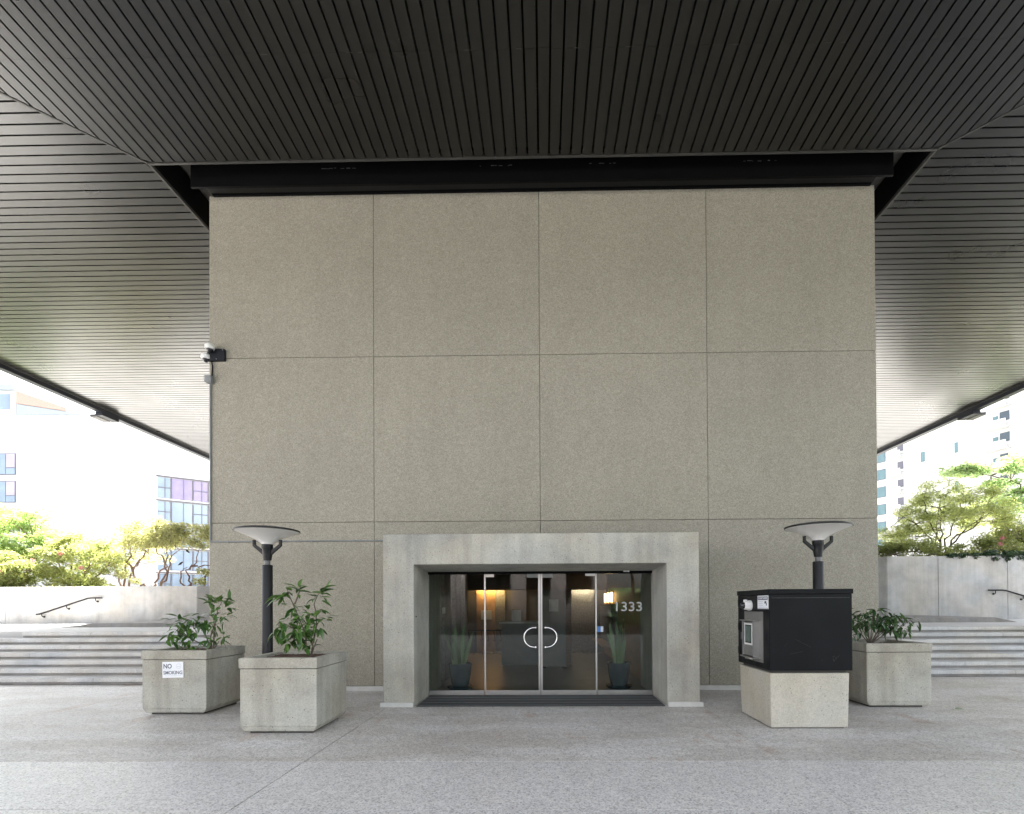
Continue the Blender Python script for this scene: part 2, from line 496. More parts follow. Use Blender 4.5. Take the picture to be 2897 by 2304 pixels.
# ------------------------------------------------------------------ dimensions
P = 3.048
X0 = -0.052                  # centre of the core
YW = 9.28                    # core front face
XL, XR = X0-2*P, X0+2*P
Z1, Z2, Z3 = 3.090, 6.131, 9.145
ZS = 9.21                    # soffit height
GAP = 0.616
OUT = 10.75                  # overhang
XIN = 2*P+GAP; YIN = YW-GAP  # soffit inner edge (x offset from X0, front y)
XOUT = 16.85; YOUT = YW-OUT; YBACK = YW+4*P+OUT

# ------------------------------------------------------------------ ground and paving
g = MB().box(-400, 400, -300, 500, -0.6, -0.012).build('ground', M['ground']); prop(g, 'grey ground running out below the paving and the city', kind='structure')
xs = [-27.0, -22.5, -18.0, -14.7, -11.6, -8.5, -5.45, -2.40, 2.33, 5.55, 8.6, 11.7, 14.8, 18.0, 22.5, 27.0]
ys = [-9.0, -5.5, -2.2, 0.85, 3.87, 5.07, 10.85]
pav = prop(bpy.data.objects.new('pavement', None), 'exposed aggregate pavement in front of the entrance', kind='structure'); COL.objects.link(pav)
for i in range(len(xs)-1):
    for j in range(len(ys)-1):
        y1 = ys[j+1]
        if j == len(ys)-2:
            y1 = 10.095 if xs[i] < 0 else 10.845
            if -3 < xs[i] < 2: y1 = 9.2
        e = 0.0055 if j != 3 else 0.004
        MB().box(xs[i]+(0.0055 if xs[i] == -2.40 else 0.0025), xs[i+1]-(0.0055 if xs[i+1] == -2.40 else 0.0025), ys[j]+e, y1-e, -0.10, 0).build('paving_slab', M['slab'] if j == len(ys)-2 else M['slab_front'], pav)
MB().box(-27.0, 27.0, -9.0, 9.2, -0.009, -0.007).build('paving_bed', M['joint'], pav)
sl = MB().box(-27, 27, -9.006, -9.0, -0.1, 0.0).box(-200, 200, -20, -9.3, -0.3, -0.008)
prop(sl.build('road', M['asphalt']), 'dark asphalt road behind the viewpoint', kind='structure')

# steps on both sides of the core -------------------------------------------------
def steps(label, side, y0, outer, joints):
    t = thing('steps', label, 'steps', (side*8, y0, 0), 'wide concrete steps flanking the core')
    for k in range(7):
        z1 = 0.136*(k+1); yf = y0+0.36*k
        a, b = 6.10, outer[k]
        cuts = sorted([a] + [j for j in joints[k] if a < j < b] + [b])
        for u, v in zip(cuts[:-1], cuts[1:]):
            xa, xb = sorted((side*(u+0.003)+X0, side*(v-0.003)+X0))
            MB().box(xa-8*side, xb-8*side, yf-y0, yf-y0+0.395, z1-0.085, z1).build('tread', M['step'], t, bevel=0.006)
        xa, xb = sorted((side*a+X0, side*b+X0))
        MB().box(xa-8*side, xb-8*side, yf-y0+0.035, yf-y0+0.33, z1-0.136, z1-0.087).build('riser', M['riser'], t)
    return t
steps('wide pale concrete steps left of the wall, behind the no smoking planter', -1, 10.10,
      [22, 22, 22, 22, 22, 22, 12.7], [[9.0, 13.4], [8.4, 12.7], [7.8, 12.0], [7.3, 11.4], [10.6, 15], [9.9, 14], [9.2, 11]])
steps('wide pale concrete steps right of the wall, behind the single planter', 1, 10.85,
      [22]*7, [[9.95, 14], [9.2, 13.3], [8.5, 12.8], [7.9, 12.2], [7.35, 11.6], [6.9, 11.3], [10.0, 14.2]])
for side, y0, nm in ((-1, 10.10, 'left'), (1, 10.85, 'right')):
    xa, xb = sorted((side*6.10+X0, side*30))
    o = MB().box(xa, xb, y0+2.49, 19.6, -0.2, 0.948).build('landing', M['plaza']); prop(o, 'paved landing at the top of the %s steps' % nm, kind='structure')
# plinth at the wall foot with a sloped outer end
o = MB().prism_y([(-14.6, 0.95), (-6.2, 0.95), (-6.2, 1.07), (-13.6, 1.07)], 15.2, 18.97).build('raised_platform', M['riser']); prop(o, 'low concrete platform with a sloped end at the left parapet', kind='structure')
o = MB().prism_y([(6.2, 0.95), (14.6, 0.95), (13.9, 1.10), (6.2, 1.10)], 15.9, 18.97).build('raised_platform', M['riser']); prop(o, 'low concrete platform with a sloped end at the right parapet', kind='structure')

# ------------------------------------------------------------------ the tower
T = thing('office_tower', 'concrete tower core with aggregate panels, dark slatted soffits and a glass entrance', 'building', (X0, YW, 0))
def tp(mb, name, mat, **kw):
    mb.v = [(x-X0, y-YW, z) for x, y, z in mb.v]
    return mb.build(name, mat, T, **kw)
J = 0.004
PX0, PX1, PZ = -2.43, 2.33, 2.62       # opening in the panels behind the portal
zr = [(0.09, Z1), (Z1, Z2), (Z2, Z3)]
for i in range(4):
    xa, xb = X0+(i-2)*P+J, X0+(i-1)*P-J
    if i == 0: xa -= J
    if i == 3: xb += J
    for k, (za, zb) in enumerate(zr):
        zb2 = zb-J if k < 2 else zb
        za2 = za+J if k else za
        mb = MB()
        if k == 0 and i in (1, 2):
            if i == 1: px = PX0; mb.prism_y([(xa, za2), (px, za2), (px, PZ), (xb, PZ), (xb, zb2), (xa, zb2)], YW, YW+0.22)
            else: px = PX1; mb.prism_y([(px, za2), (xb, za2), (xb, zb2), (xa, zb2), (xa, PZ), (px, PZ)], YW, YW+0.22)
        else:
            mb.box(xa, xb, YW, YW+0.22, za2, zb2)
        tp(mb, 'wall_panel', M['wall'], bevel=0.004)
# backing behind the joints, with a hole for the entrance
mb = MB()
mb.box(XL+0.03, PX0, YW+0.03, YW+0.5, 0.0, 9.0).box(PX1, XR-0.03, YW+0.03, YW+0.5, 0.0, 9.0).box(PX0, PX1, YW+0.03, YW+0.5, PZ, 9.0)
tp(mb, 'panel_backing', M['wall_joint'])
mb = MB().box(XL+0.001, XL+0.3, YW+0.221, YW+4*P, 0, Z3).box(XR-0.3, XR-0.001, YW+0.221, YW+4*P, 0, Z3).box(XL+0.3, XR-0.3, YW+4*P-0.3, YW+4*P, 0, Z3)
tp(mb, 'side_wall', M['wall'])
# pale base course
for xa, xb in ((XL, PX0), (PX1, XR)):
    tp(MB().box(xa, xb, YW-0.035, YW+0.1, 0, 0.085), 'base_course', M['plinth'], bevel=0.004)
# black head beam, slot, collar
tp(MB().box(-6.27, 6.17, 8.95, 8.995, 9.052, 10.6), 'head_beam', M['black'])
tp(MB().box(-6.08, 5.98, 8.996, YW+0.2, Z3+0.012, 10.6), 'beam_soffit', M['dark_beam'])
tp(MB().box(-6.06, 5.96, YW-0.05, YW-0.004, Z3-0.02, Z3+0.010), 'beam_flange', M['black'])
zc = 9.86
mb = MB()
mb.box(X0-XIN-0.02, X0+XIN+0.02, YIN-0.02, YBACK-OUT+GAP, zc, zc+0.1)
tp(mb, 'slot_ceiling', M['slot'])
tp(MB().box(XL+0.02, XL+0.5, YW+0.201, YW+4*P, Z3+0.001, zc-0.002).box(XR-0.5, XR-0.02, YW+0.201, YW+4*P, Z3+0.001, zc-0.002), 'core_collar', M['slot'])
tp(MB().box(X0-XIN-0.10, X0-XIN-0.045, YIN-0.1, YBACK-OUT+GAP, ZS+0.05, zc-0.004).box(X0+XIN+0.045, X0+XIN+0.10, YIN-0.1, YBACK-OUT+GAP, ZS+0.05, zc-0.004)
   .box(X0-XIN-0.04, X0+XIN+0.04, YIN-0.10, YIN-0.045, ZS+0.05, zc-0.004), 'slot_lip', M['black'])
# inner edge trim
tw = 0.036
tp(MB().box(X0-XIN-tw, X0+XIN+tw, YIN-tw, YIN, ZS-0.012, ZS+0.05), 'soffit_trim', M['trim'])
tp(MB().box(X0-XIN-tw, X0-XIN, YIN+0.001, YBACK-OUT+GAP, ZS-0.012, ZS+0.05), 'soffit_trim', M['trim'])
tp(MB().box(X0+XIN, X0+XIN+tw, YIN+0.001, YBACK-OUT+GAP, ZS-0.012, ZS+0.05), 'soffit_trim', M['trim'])
# mitre trims
for s in (-1, 1):
    a = (X0+s*(XIN+tw), YIN-tw); b = (X0+s*(XIN+OUT-GAP), YOUT)
    w = 0.011
    poly = [(a[0]-w*s, a[1]-w), (b[0]-w*s, b[1]-w), (b[0]+w*s, b[1]+w), (a[0]+w*s, a[1]+w)]
    if s > 0: poly = poly[::-1]
    tp(MB().prism(poly, ZS-0.008, ZS+0.05), 'mitre_trim', M['trim'], fixn=True)
# boards
PITCH_B, GAPB = 0.184, 0.030
rest = MB()
def board(poly, seen, cut=None):
    polys = [poly]
    if seen:
        mb = MB()
        for p in polys: mb.prism(p, ZS, ZS+0.045)
        tp(mb, 'soffit_board', M['soffit'], fixn=True)
    else:
        for p in polys: rest.prism(p, ZS, ZS+0.045)
nb = int(2*(XOUT)/PITCH_B)
E_IN = YIN-tw-0.012
CUT = 6.95
for i in range(-91, 91):
    a, b = i*PITCH_B+GAPB/2, (i+1)*PITCH_B-GAPB/2
    def ytop(x):
        return E_IN-max(0, abs(x)-(XIN+tw))-0.03*(abs(x) > XIN)
    pts = [(X0+a, YOUT+0.05), (X0+b, YOUT+0.05), (X0+b, ytop(b)), (X0+a, ytop(a))]
    if min(ytop(a), ytop(b)) < YOUT+0.1: continue
    seen = abs((a+b)/2) < 7.95
    if ytop(a) > CUT+0.1 and ytop(b) > CUT+0.1 and seen:
        mb = MB()
        c = CUT+rnd.uniform(-0.012, 0.012)
        mb.prism([pts[0], pts[1], (pts[1][0], c-0.0012), (pts[0][0], c-0.0012)], ZS, ZS+0.045)
        mb.prism([(pts[0][0], c+0.0012), (pts[1][0], c+0.0012), pts[2], pts[3]], ZS, ZS+0.045)
        tp(mb, 'soffit_board', M['soffit'], fixn=True)
    else:
        board(pts, seen)
k = 0
y = YOUT+0.1
ysb = []
yy = YIN-tw
while yy > YOUT+0.2: yy -= PITCH_B
while yy < YBACK-0.2:
    ysb.append(yy); yy += PITCH_B
for s in (-1, 1):
    for yy in ysb:
        a, b = yy+GAPB/2, yy+PITCH_B-GAPB/2
        def xin(q):
            return XIN+tw+0.004+max(0, (YIN-tw)-q)+0.03*(q < YIN)
        pts = [(X0+s*xin(a), a), (X0+s*(XOUT-0.02), a), (X0+s*(XOUT-0.02), b), (X0+s*xin(b), b)]
        if xin(a) > XOUT-0.15: continue
        board(pts, 6.75 < yy < 25.4)
o = tp(rest, 'soffit_boards', M['soffit'], fixn=True); o['kind'] = 'stuff'
# rear soffit and backing, fascias, tower body
zb = ZS+0.085
mb = MB()
mb.box(X0-XOUT, X0+XOUT, YOUT, YIN-0.11, zb, zb+0.05).box(X0-XOUT, X0-XIN-0.11, YIN-0.11, YBACK, zb, zb+0.05).box(X0+XIN+0.11, X0+XOUT, YIN-0.11, YBACK, zb, zb+0.05)
tp(mb, 'soffit_backing', M['black'])
tp(MB().box(X0-XIN-0.11, X0+XIN+0.11, YBACK-OUT+GAP, YBACK, ZS+0.02, ZS+0.3), 'rear_soffit', M['soffit'])
fz0, fz1 = ZS-0.16, ZS+1.2
for s in (-1, 1):
    xa, xb = sorted((X0+s*XOUT, X0+s*(XOUT+0.22)))
    tp(MB().box(xa, xb, YOUT, YBACK, fz0, fz1), 'fascia', M['fascia'])
    xa, xb = sorted((X0+s*(XOUT-0.05), X0+s*(XOUT-0.001)))
    tp(MB().box(xa, xb, YOUT+0.02, YBACK-0.02, ZS-0.02, ZS+0.06), 'soffit_trim', M['trim'])
tp(MB().box(X0-XOUT, X0+XOUT, YOUT-0.22, YOUT-0.001, fz0, fz1), 'fascia', M['fascia'])
tp(MB().box(X0-XOUT, X0+XOUT, YBACK+0.001, YBACK+0.22, fz0, fz1), 'fascia', M['fascia'])
tp(MB().box(X0-XOUT-0.1, X0+XOUT+0.1, YOUT-0.1, YBACK+0.1, fz1+0.002, 42), 'tower_body', M['tower'])

mb = MB()
for px in (720, 968, 1000, 1310, 1455, 1620, 1770, 2070, 2330, 2372):
    x = (px-1517)/1440*6.95; w_ = rnd.uniform(0.03, 0.06)
    mb.box(x-w_, x+w_, CUT-0.004, CUT+0.004, ZS-0.002, ZS-0.0005)
tp(mb, 'joint_scuffs', M['scuff'])['kind'] = 'stuff'
mb = MB()
for px, n_ in ((940, 9), (1380, 8), (1700, 7), (2140, 9)):
    for k in range(n_):
        x = (px-1517)/1440*8.95+rnd.uniform(-0.32, 0.32); w_ = rnd.uniform(0.006, 0.035); z = 9.335+rnd.uniform(-0.006, 0.006)
        mb.box(x-w_, x+w_, 8.9475, 8.9496, z, z+rnd.uniform(0.006, 0.014))
tp(mb, 'paint_chips', M['scuff'])['kind'] = 'stuff'
# portal ---------------------------------------------------------------------------
YP, YG = 7.803, 8.748
A0, A1, B0, B1 = -2.473, 2.375, -1.997, 1.879
ZT, ZI, ZG = 2.654, 2.183, 2.12
mb = MB()
def ppoly(x0, x1, y0, y1, z0, z1): mb.box(x0, x1, y0, y1, z0, z1)
# left jamb, right jamb and sloped lintel as one cast frame
f_out = [(A0, 0), (B0, 0), (B0, ZI), (B1, ZI), (B1, 0), (A1, 0), (A1, ZT), (A0, ZT)]
b_out = [(A0, 0), (B0+0.01, 0), (B0+0.01, ZG), (B1-0.02, ZG), (B1-0.02, 0), (A1, 0), (A1, ZT), (A0, ZT)]
n8 = 8
mb.add([(x, YP, z) for x, z in f_out]+[(x, YG+0.06, z) for x, z in b_out],
       [tuple(range(8)), tuple(reversed(range(8, 16)))]+[(i, 8+i, 8+(i+1) % 8, (i+1) % 8) for i in range(8)])
mb.box(A0, B0-0.12, YG+0.061, YW+0.03, 0, ZT).box(B1+0.12, A1, YG+0.061, YW+0.03, 0, ZT).box(B0-0.12, B1+0.12, YG+0.061, YW+0.03, ZG+0.06, ZT)
ds = tp(mb, 'door_surround', M['portal'], bevel=0.012)
for xa, xb in ((A0-0.035, B0-0.004), (B1+0.004, A1+0.035)):
    o = MB(); o.box(xa-X0, xb-X0, YP-0.05-YW, YP+0.30-YW, 0, 0.07); o.build('base_plate', M['plinth'], ds, bevel=0.004)
o = MB().box(1.36-X0, 1.46-X0, YG-0.075-YW, YG-0.045-YW, ZG-0.012, ZG+0.03); o.build('door_sensor', M['white_plastic'], ds)
o = MB().lathe([(0.012, -0.004), (0.012, 0.004)], (B0-X0+0.006, YP+0.12-YW, 1.38), 12, 'x'); o.build('wall_button', M['black'], ds)
# inner reveal of the passage
tp(MB().box(-2.6, -1.99, YG+0.07, 9.85, 0, 2.62), 'inner_reveal', M['portal'])
tp(MB().box(1.86, 2.5, YG+0.07, 9.85, 0, 2.62), 'inner_reveal', M['portal'])
tp(MB().box(-1.98, 1.85, YG-0.05, YG+0.05, ZG-0.035, ZG+0.05), 'door_header', M['black'])

# doors and sidelights ---------------------------------------------------------------
gx = [-1.985, -1.018, -0.058, 0.905, 1.855]
def pane_unit(name, xa, xb, door):
    e = bpy.data.objects.new(name, None); COL.objects.link(e); e.parent = T; e.location = (xa-X0, YG-YW, 0)
    w = xb-xa
    MB().box(0.012, w-0.012, -0.006, 0.006, 0.092, ZG-0.038).build('glass_pane', M['glass'], e)
    MB().box(0.006, w-0.006, -0.024, 0.024, 0.012, 0.090).build('bottom_rail', M['steel'], e, bevel=0.003)
    return e, w
u, w = pane_unit('glass_sidelight', gx[0], gx[1], False)
MB().box(-0.002, 0.011, -0.02, 0.02, 0.091, ZG-0.036).build('edge_channel', M['steel'], u)
u, w = pane_unit('glass_door', gx[1], gx[2], True)
MB().box(-0.004, 0.022, -0.02, 0.02, 0.091, ZG-0.036).build('stile', M['steel'], u)
MB().box(w-0.034, w-0.005, -0.02, 0.02, 0.091, ZG-0.036).build('stile', M['steel'], u)
MB().box(0.022, 0.165, -0.022, 0.022, ZG-0.085, ZG-0.036).build('patch_fitting', M['steel'], u)
MB().box(w-0.23, w-0.035, -0.022, 0.022, ZG-0.10, ZG-0.036).build('patch_fitting', M['grey_box'], u)
def handle(cx, s, par):
    pts = []
    for i in range(21):
        a = PI*(0.5+i/20.0)
        pts.append((cx+s*(-0.055+0.17*math.cos(a)*1.0), -0.075, 1.0+0.165*math.sin(a)))
    pts = [(cx-s*0.03, -0.075, pts[0][2])]+pts+[(cx-s*0.03, -0.075, pts[-1][2])]
    mb = MB().tube(pts, 0.014, 12)
    for z in (pts[0][2], pts[-1][2]):
        mb.tube([(cx-s*0.03, -0.085, z), (cx-s*0.03, 0.0, z)], 0.016, 12)
    return mb.build('door_handle', M['chrome'], par, smooth=True)
handle(w-0.055, 1, u)
u, w = pane_unit('glass_door', gx[2], gx[3], True)
MB().box(0.005, 0.034, -0.02, 0.02, 0.091, ZG-0.036).build('stile', M['steel'], u)
MB().box(w-0.022, w+0.004, -0.02, 0.02, 0.091, ZG-0.036).build('stile', M['steel'], u)
MB().box(0.035, 0.215, -0.022, 0.022, ZG-0.10, ZG-0.036).build('patch_fitting', M['grey_box'], u)
MB().box(w-0.19, w-0.022, -0.022, 0.022, ZG-0.075, ZG-0.036).build('patch_fitting', M['white_plastic'], u)
handle(0.055, -1, u)
u, w = pane_unit('glass_sidelight', gx[3], gx[4], False)
MB().box(w-0.011, w+0.002, -0.02, 0.02, 0.091, ZG-0.036).build('edge_channel', M['steel'], u)
text_mesh('house_number', '1333', M['numeral'], u, 1.236-gx[3], 1.682-gx[3], 1.437, 1.597, lambda x, z, dd: (x, -0.0075-dd, z), bold=0.008)
MB().box(0.008, 0.068, -0.009, -0.007, 1.082, 1.18).build('blue_sticker', M['sign_blue'], u)
MB().box(0.069, 0.112, -0.009, -0.007, 1.085, 1.18).build('pale_sticker', M['paper'], u)

# ------------------------------------------------------------------ lobby
tp(MB().box(-1.99, 1.86, YG-0.03, 9.851, -0.05, 0.006).box(-3.2, 3.0, 9.852, 16.6, -0.05, 0.006), 'lobby_floor', M['floor_in'])
tp(MB().box(-2.6, 2.5, 9.86, 15.9, 2.55, 2.7).box(-2.6, 2.5, YG+0.07, 9.855, 2.30, 2.7), 'lobby_ceiling', M['ceil_in'])
tp(MB().box(-2.6, 2.5, 15.9, 16.3, 2.03, 2.7), 'lobby_bulkhead', M['wall_in'])
lw = tp(MB().box(-2.8, -2.12, 9.86, 13.7, 0, 2.55), 'lobby_wall', M['wall_in'])
for y0 in (10.4, 11.7, 13.0):
    o = MB().box(-2.12-X0, -2.03-X0, y0-YW, y0+0.55-YW, 0, 2.54); o.build('pilaster', M['niche'], lw)
tp(MB().box(-4.6, -4.4, 13.7, 16.8, 0, 2.7), 'lobby_wall', M['wall_in'])
tp(MB().box(-4.4, 2.6, 16.6, 16.8, 0, 2.7), 'lobby_wall', M['wall_in'])
tp(MB().box(1.95, 2.6, 9.86, 16.6, 0, 2.55), 'lobby_wall', M['wood'])
tp(MB().box(-2.18, -1.57, 16.50, 16.56, 0, 2.2), 'wood_panel', M['wood'])
tp(MB().box(-1.568, -1.25, 16.53, 16.59, 0, 2.2), 'wood_panel', M['niche'])
tp(MB().box(-2.16, -1.27, 16.34, 16.40, 2.05, 2.09), 'cove_lamp', M['warm_lamp'])
tp(MB().box(0.90, 1.64, 16.5, 16.595, 0, 2.2), 'stone_niche', M['niche'])
tp(MB().box(0.92, 1.62, 16.32, 16.38, 2.05, 2.09), 'cove_lamp', M['warm_lamp2'])
tp(MB().box(-2.03, -1.69, 16.46, 16.498, 1.09, 1.39), 'wall_cabinet', M['paper'])
tp(MB().box(1.70, 1.90, 16.55, 16.598, 0.98, 1.30), 'picture_frame', M['desk'])

t = thing('reception_desk', 'grey reception desk with a low screen behind the glass doors', 'desk', (-0.6, 13.4, 0))
MB().box(-0.50, 0.46, -0.2, 0.5, 0, 1.08).build('desk_front', M['desk'], t)
MB().box(-0.56, 0.50, -0.26, 0.55, 1.08, 1.12).build('desk_top', M['paper'], t)
MB().box(-0.25, 0.0, 0.1, 0.14, 1.12, 1.42).build('monitor', M['paper'], t)
t = thing('notice_board', 'dark freestanding panel with a paper notice, behind the right door', 'notice board', (0.25, 12.6, 0))
MB().box(-0.28, 0.29, 0, 0.06, 0.03, 1.93).build('panel', M['desk'], t)
MB().box(-0.12, 0.11, -0.008, -0.002, 1.39, 1.69).build('notice', M['paper'], t)
MB().box(-0.28, -0.2, -0.15, 0.2, 0, 0.03).build('foot', M['black'], t); MB().box(0.2, 0.29, -0.15, 0.2, 0, 0.03).build('foot', M['black'], t)
t = thing('brick_pier', 'narrow brown brick pier beside the dark panel in the lobby', 'pier', (0.62, 12.9, 0))
for k in range(26):
    MB().box(-0.075+0.004*(k % 2), 0.075-0.004*((k+1) % 2), -0.1, 0.12, 0.012+k*0.0745, 0.012+k*0.0745+0.062).build('brick', M['brick'], t)
MB().box(-0.065, 0.065, -0.09, 0.11, 0, 1.95).build('mortar_core', M['wall_in'], t)
t = thing('mailbox_unit', 'bank of dark mailboxes on the warm right wall of the lobby', 'mailboxes', (1.95, 14.8, 0))
MB().box(-0.16, -0.001, -1.3, 1.3, 0.52, 1.56).build('case', M['wall_in'], t)
for r_ in range(6):
    for c_ in range(8):
        y0 = -1.27+c_*0.32; z0 = 0.55+r_*0.165
        MB().box(-0.172, -0.161, y0, y0+0.30, z0, z0+0.15).build('mailbox_door', M['desk'], t)
MB().box(-0.42, -0.001, -1.4, 1.45, 0.44, 0.48).build('shelf', M['wood'], t)
for k in range(3):
    t = thing('brass_lamp', ['brass candle lamp on the mailboxes, farthest of three', 'middle brass candle lamp on the mailboxes', 'brass candle lamp on the mailboxes, nearest of three'][k], 'lamp', (1.87, 15.5-k*0.72, 1.56), 'brass lamps on the mailboxes')
    MB().lathe([(0.05, 0), (0.05, 0.02), (0.02, 0.04), (0.03, 0.06)], n=16).build('base', M['brass'], t, smooth=True)
    MB().lathe([(0.032, 0.06), (0.034, 0.34)], n=16).build('tube', M['sconce_glow'], t, smooth=True)
    MB().lathe([(0.042, 0.335), (0.042, 0.36), (0.012, 0.42), (0.006, 0.45)], n=16).build('finial', M['brass'], t, smooth=True)
t = thing('bike_rack', 'low black tubular bike rack with hanging hooks, behind the left doors', 'bike rack', (-1.8, 15.3, 0))
MB().tube([(-0.86, 0, 0.01), (-0.86, 0, 0.70), (-0.83, 0, 0.77), (-0.76, 0, 0.80), (0.74, 0, 0.80), (0.81, 0, 0.77), (0.84, 0, 0.70), (0.84, 0, 0.01)], 0.022, 10).build('frame', M['lamp_black'], t, smooth=True)
for k in range(8):
    x = -0.66+k*0.19
    MB().tube([(x, 0, 0.79), (x+0.03, -0.01, 0.6), (x+0.045, -0.02, 0.50), (x+0.02, -0.03, 0.47), (x-0.01, -0.03, 0.50)], 0.009, 6).build('hook', M['lamp_black'], t, smooth=True)
for x in (-0.86, 0.84): MB().box(x-0.04, x+0.04, -0.2, 0.2, 0, 0.02).build('foot', M['lamp_black'], t)
mb = MB()
for k in range(110):
    x = rnd.uniform(-3.9, 1.8); y = rnd.uniform(16.0, 16.5); r_ = rnd.uniform(0.03, 0.075)
    mb.lathe([(r_*0.4, -r_*0.3), (r_, 0.0), (r_*0.8, r_*0.4), (r_*0.3, r_*0.6)], (x, y, 0.02), 7)
prop(mb.build('river_stones', M['niche'], smooth=True), 'strip of grey river stones along the lobby back wall', kind='stuff')

# snake plants in glazed pots
def snake(label_pot, label_plant, x, y, seed, h):
    rr = random.Random(seed)
    t = thing('plant_pot', label_pot, 'pot', (x, y, 0.006), 'glazed pots inside the entrance')
    MB().lathe([(0.20, 0), (0.235, 0.03), (0.245, 0.055), (0.225, 0.055)], n=32).build('saucer', M['pot'], t, smooth=True)
    MB().lathe([(0.135, 0.055), (0.16, 0.10), (0.195, 0.28), (0.205, 0.42), (0.215, 0.44), (0.215, 0.475), (0.19, 0.475), (0.18, 0.43)], n=32).build('pot_body', M['pot'], t, smooth=True)
    p = thing('snake_plant', label_plant, 'plant', (x, y, 0.44), 'snake plants inside the entrance')
    mes = []
    for k in range(5):
        mb = MB(); L = 1.0; w = 0.052
        ns = 7
        vs = []; fs = []
        bend = rr.uniform(-0.12, 0.12); tw = rr.uniform(-0.7, 0.7)
        for i in range(ns):
            f = i/(ns-1); ww = w*(0.55+0.9*f)*(1-f**3.2) if f < 1 else 0.0008
            a = tw*f
            cx_ = bend*f*f
            vs += [(cx_-ww*math.cos(a), -ww*math.sin(a), L*f), (cx_+0.012*math.sin(a), -0.012*math.cos(a), L*f), (cx_+ww*math.cos(a), ww*math.sin(a), L*f)]
        for i in range(ns-1):
            fs += [(3*i, 3*i+1, 3*i+4, 3*i+3), (3*i+1, 3*i+2, 3*i+5, 3*i+4)]
        mb.add(vs, fs); mes.append(mb.mesh('leaf', M['snake'], True))
    for k in range(17):
        o = link('leaf', mes[k % 5], p)
        a = rr.uniform(0, 2*PI); q = rr.uniform(0.02, 0.12)
        s = rr.uniform(0.5, 1.0)*h
        if k < 2: s = h
        o.location = (q*math.cos(a), q*math.sin(a), 0)
        o.rotation_euler = (rr.uniform(-0.2, 0.2), rr.uniform(-0.2, 0.2)+0.9*q*math.cos(a), rr.uniform(0, 6.28))
        o.scale = (0.95, 0.95, s)
snake('dark blue green glazed pot behind the left sidelight', 'tall snake plant in the glazed pot on the left', -1.55, 9.42, 3, 0.80)
snake('dark blue green glazed pot behind the right sidelight', 'tall snake plant in the glazed pot on the right', 1.39, 9.50, 8, 0.86)
t = thing('door_sign', 'small white sign at the left edge of the lobby', 'sign', (-2.02, 10.25, 1.45))
MB().box(0, 0.008, -0.14, 0.14, -0.06, 0.06).build('board', M['sign_white'], t)

# floor mat
mt = thing('entrance_mat', 'dark ribbed mat in front of the glass doors', 'mat', (-0.06, 8.28, 0))
MB().box(-1.90, 1.90, -0.50, 0.42, 0.004, 0.014).build('mat_sheet', M['mat'], mt)
for k in range(4):
    MB().box(-1.89, 1.89, -0.46+k*0.22, -0.44+k*0.22, 0.0142, 0.017).build('mat_rib', M['desk'], mt)

# ------------------------------------------------------------------ planters
def planter(label, x0, x1, yf, y1, h, soil_z, extra=None):
    cx_, w, dp = (x0+x1)/2, (x1-x0)/2, y1-yf
    t = thing('concrete_planter', label, 'planter', (cx_, yf+dp/2, 0), 'square concrete planters at the entrance')
    hd = dp/2
    c = 0.055
    mb = MB()
    sq = lambda q, r_: [(-q, -r_), (q, -r_), (q, r_), (-q, r_)]
    mb.frustum(sq(w-c, hd-c*0.5), sq(w-0.012, hd-0.012), 0.03, 0.09)
    mb.frustum(sq(w-0.012, hd-0.012), sq(w-0.010, hd-0.010), 0.0901, h-0.135)
    mb.build('planter_body', M['planter'], t, bevel=0.010)
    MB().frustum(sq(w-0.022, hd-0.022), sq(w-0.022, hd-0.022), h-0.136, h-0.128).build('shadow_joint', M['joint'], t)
    rim = MB(); i_ = 0.085
    for a, b, c_, d_ in ((-w, w, -hd, -hd+i_), (-w, w, hd-i_, hd), (-w, -w+i_, -hd+i_, hd-i_), (w-i_, w, -hd+i_, hd-i_)):
        rim.box(a, b, c_, d_, h-0.128, h)
    rim.build('planter_rim', M['planter'], t, bevel=0.008)
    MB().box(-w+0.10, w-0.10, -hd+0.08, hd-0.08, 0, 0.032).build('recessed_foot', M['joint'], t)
    # mulch, lumpy
    ns = 26; vs = []; fs = []
    rr = random.Random(int(x0*100))
    q, r2 = w-i_+0.002, hd-i_+0.002
    for j in range(ns):
        for i in range(ns):
            vs.append((-q+2*q*i/(ns-1), -r2+2*r2*j/(ns-1), soil_z+rr.uniform(-0.014, 0.014)))
    for j in range(ns-1):
        for i in range(ns-1):
            a = j*ns+i; fs.append((a, a+1, a+ns+1, a+ns))
    MB().add(vs, fs).build('mulch', M['soil'], t)
    return t
planter('concrete planter with the no smoking sign, leftmost and set back', -5.785, -4.835, 7.23, 8.19, 0.925, 0.875)
planter('concrete planter in front of the left lamp post, nearest the door on the left', -3.708, -2.748, 6.13, 7.09, 0.925, 0.885)
planter('concrete planter behind the black cabinet on the right', 4.775, 5.745, 7.62, 8.58, 0.955, 0.895)

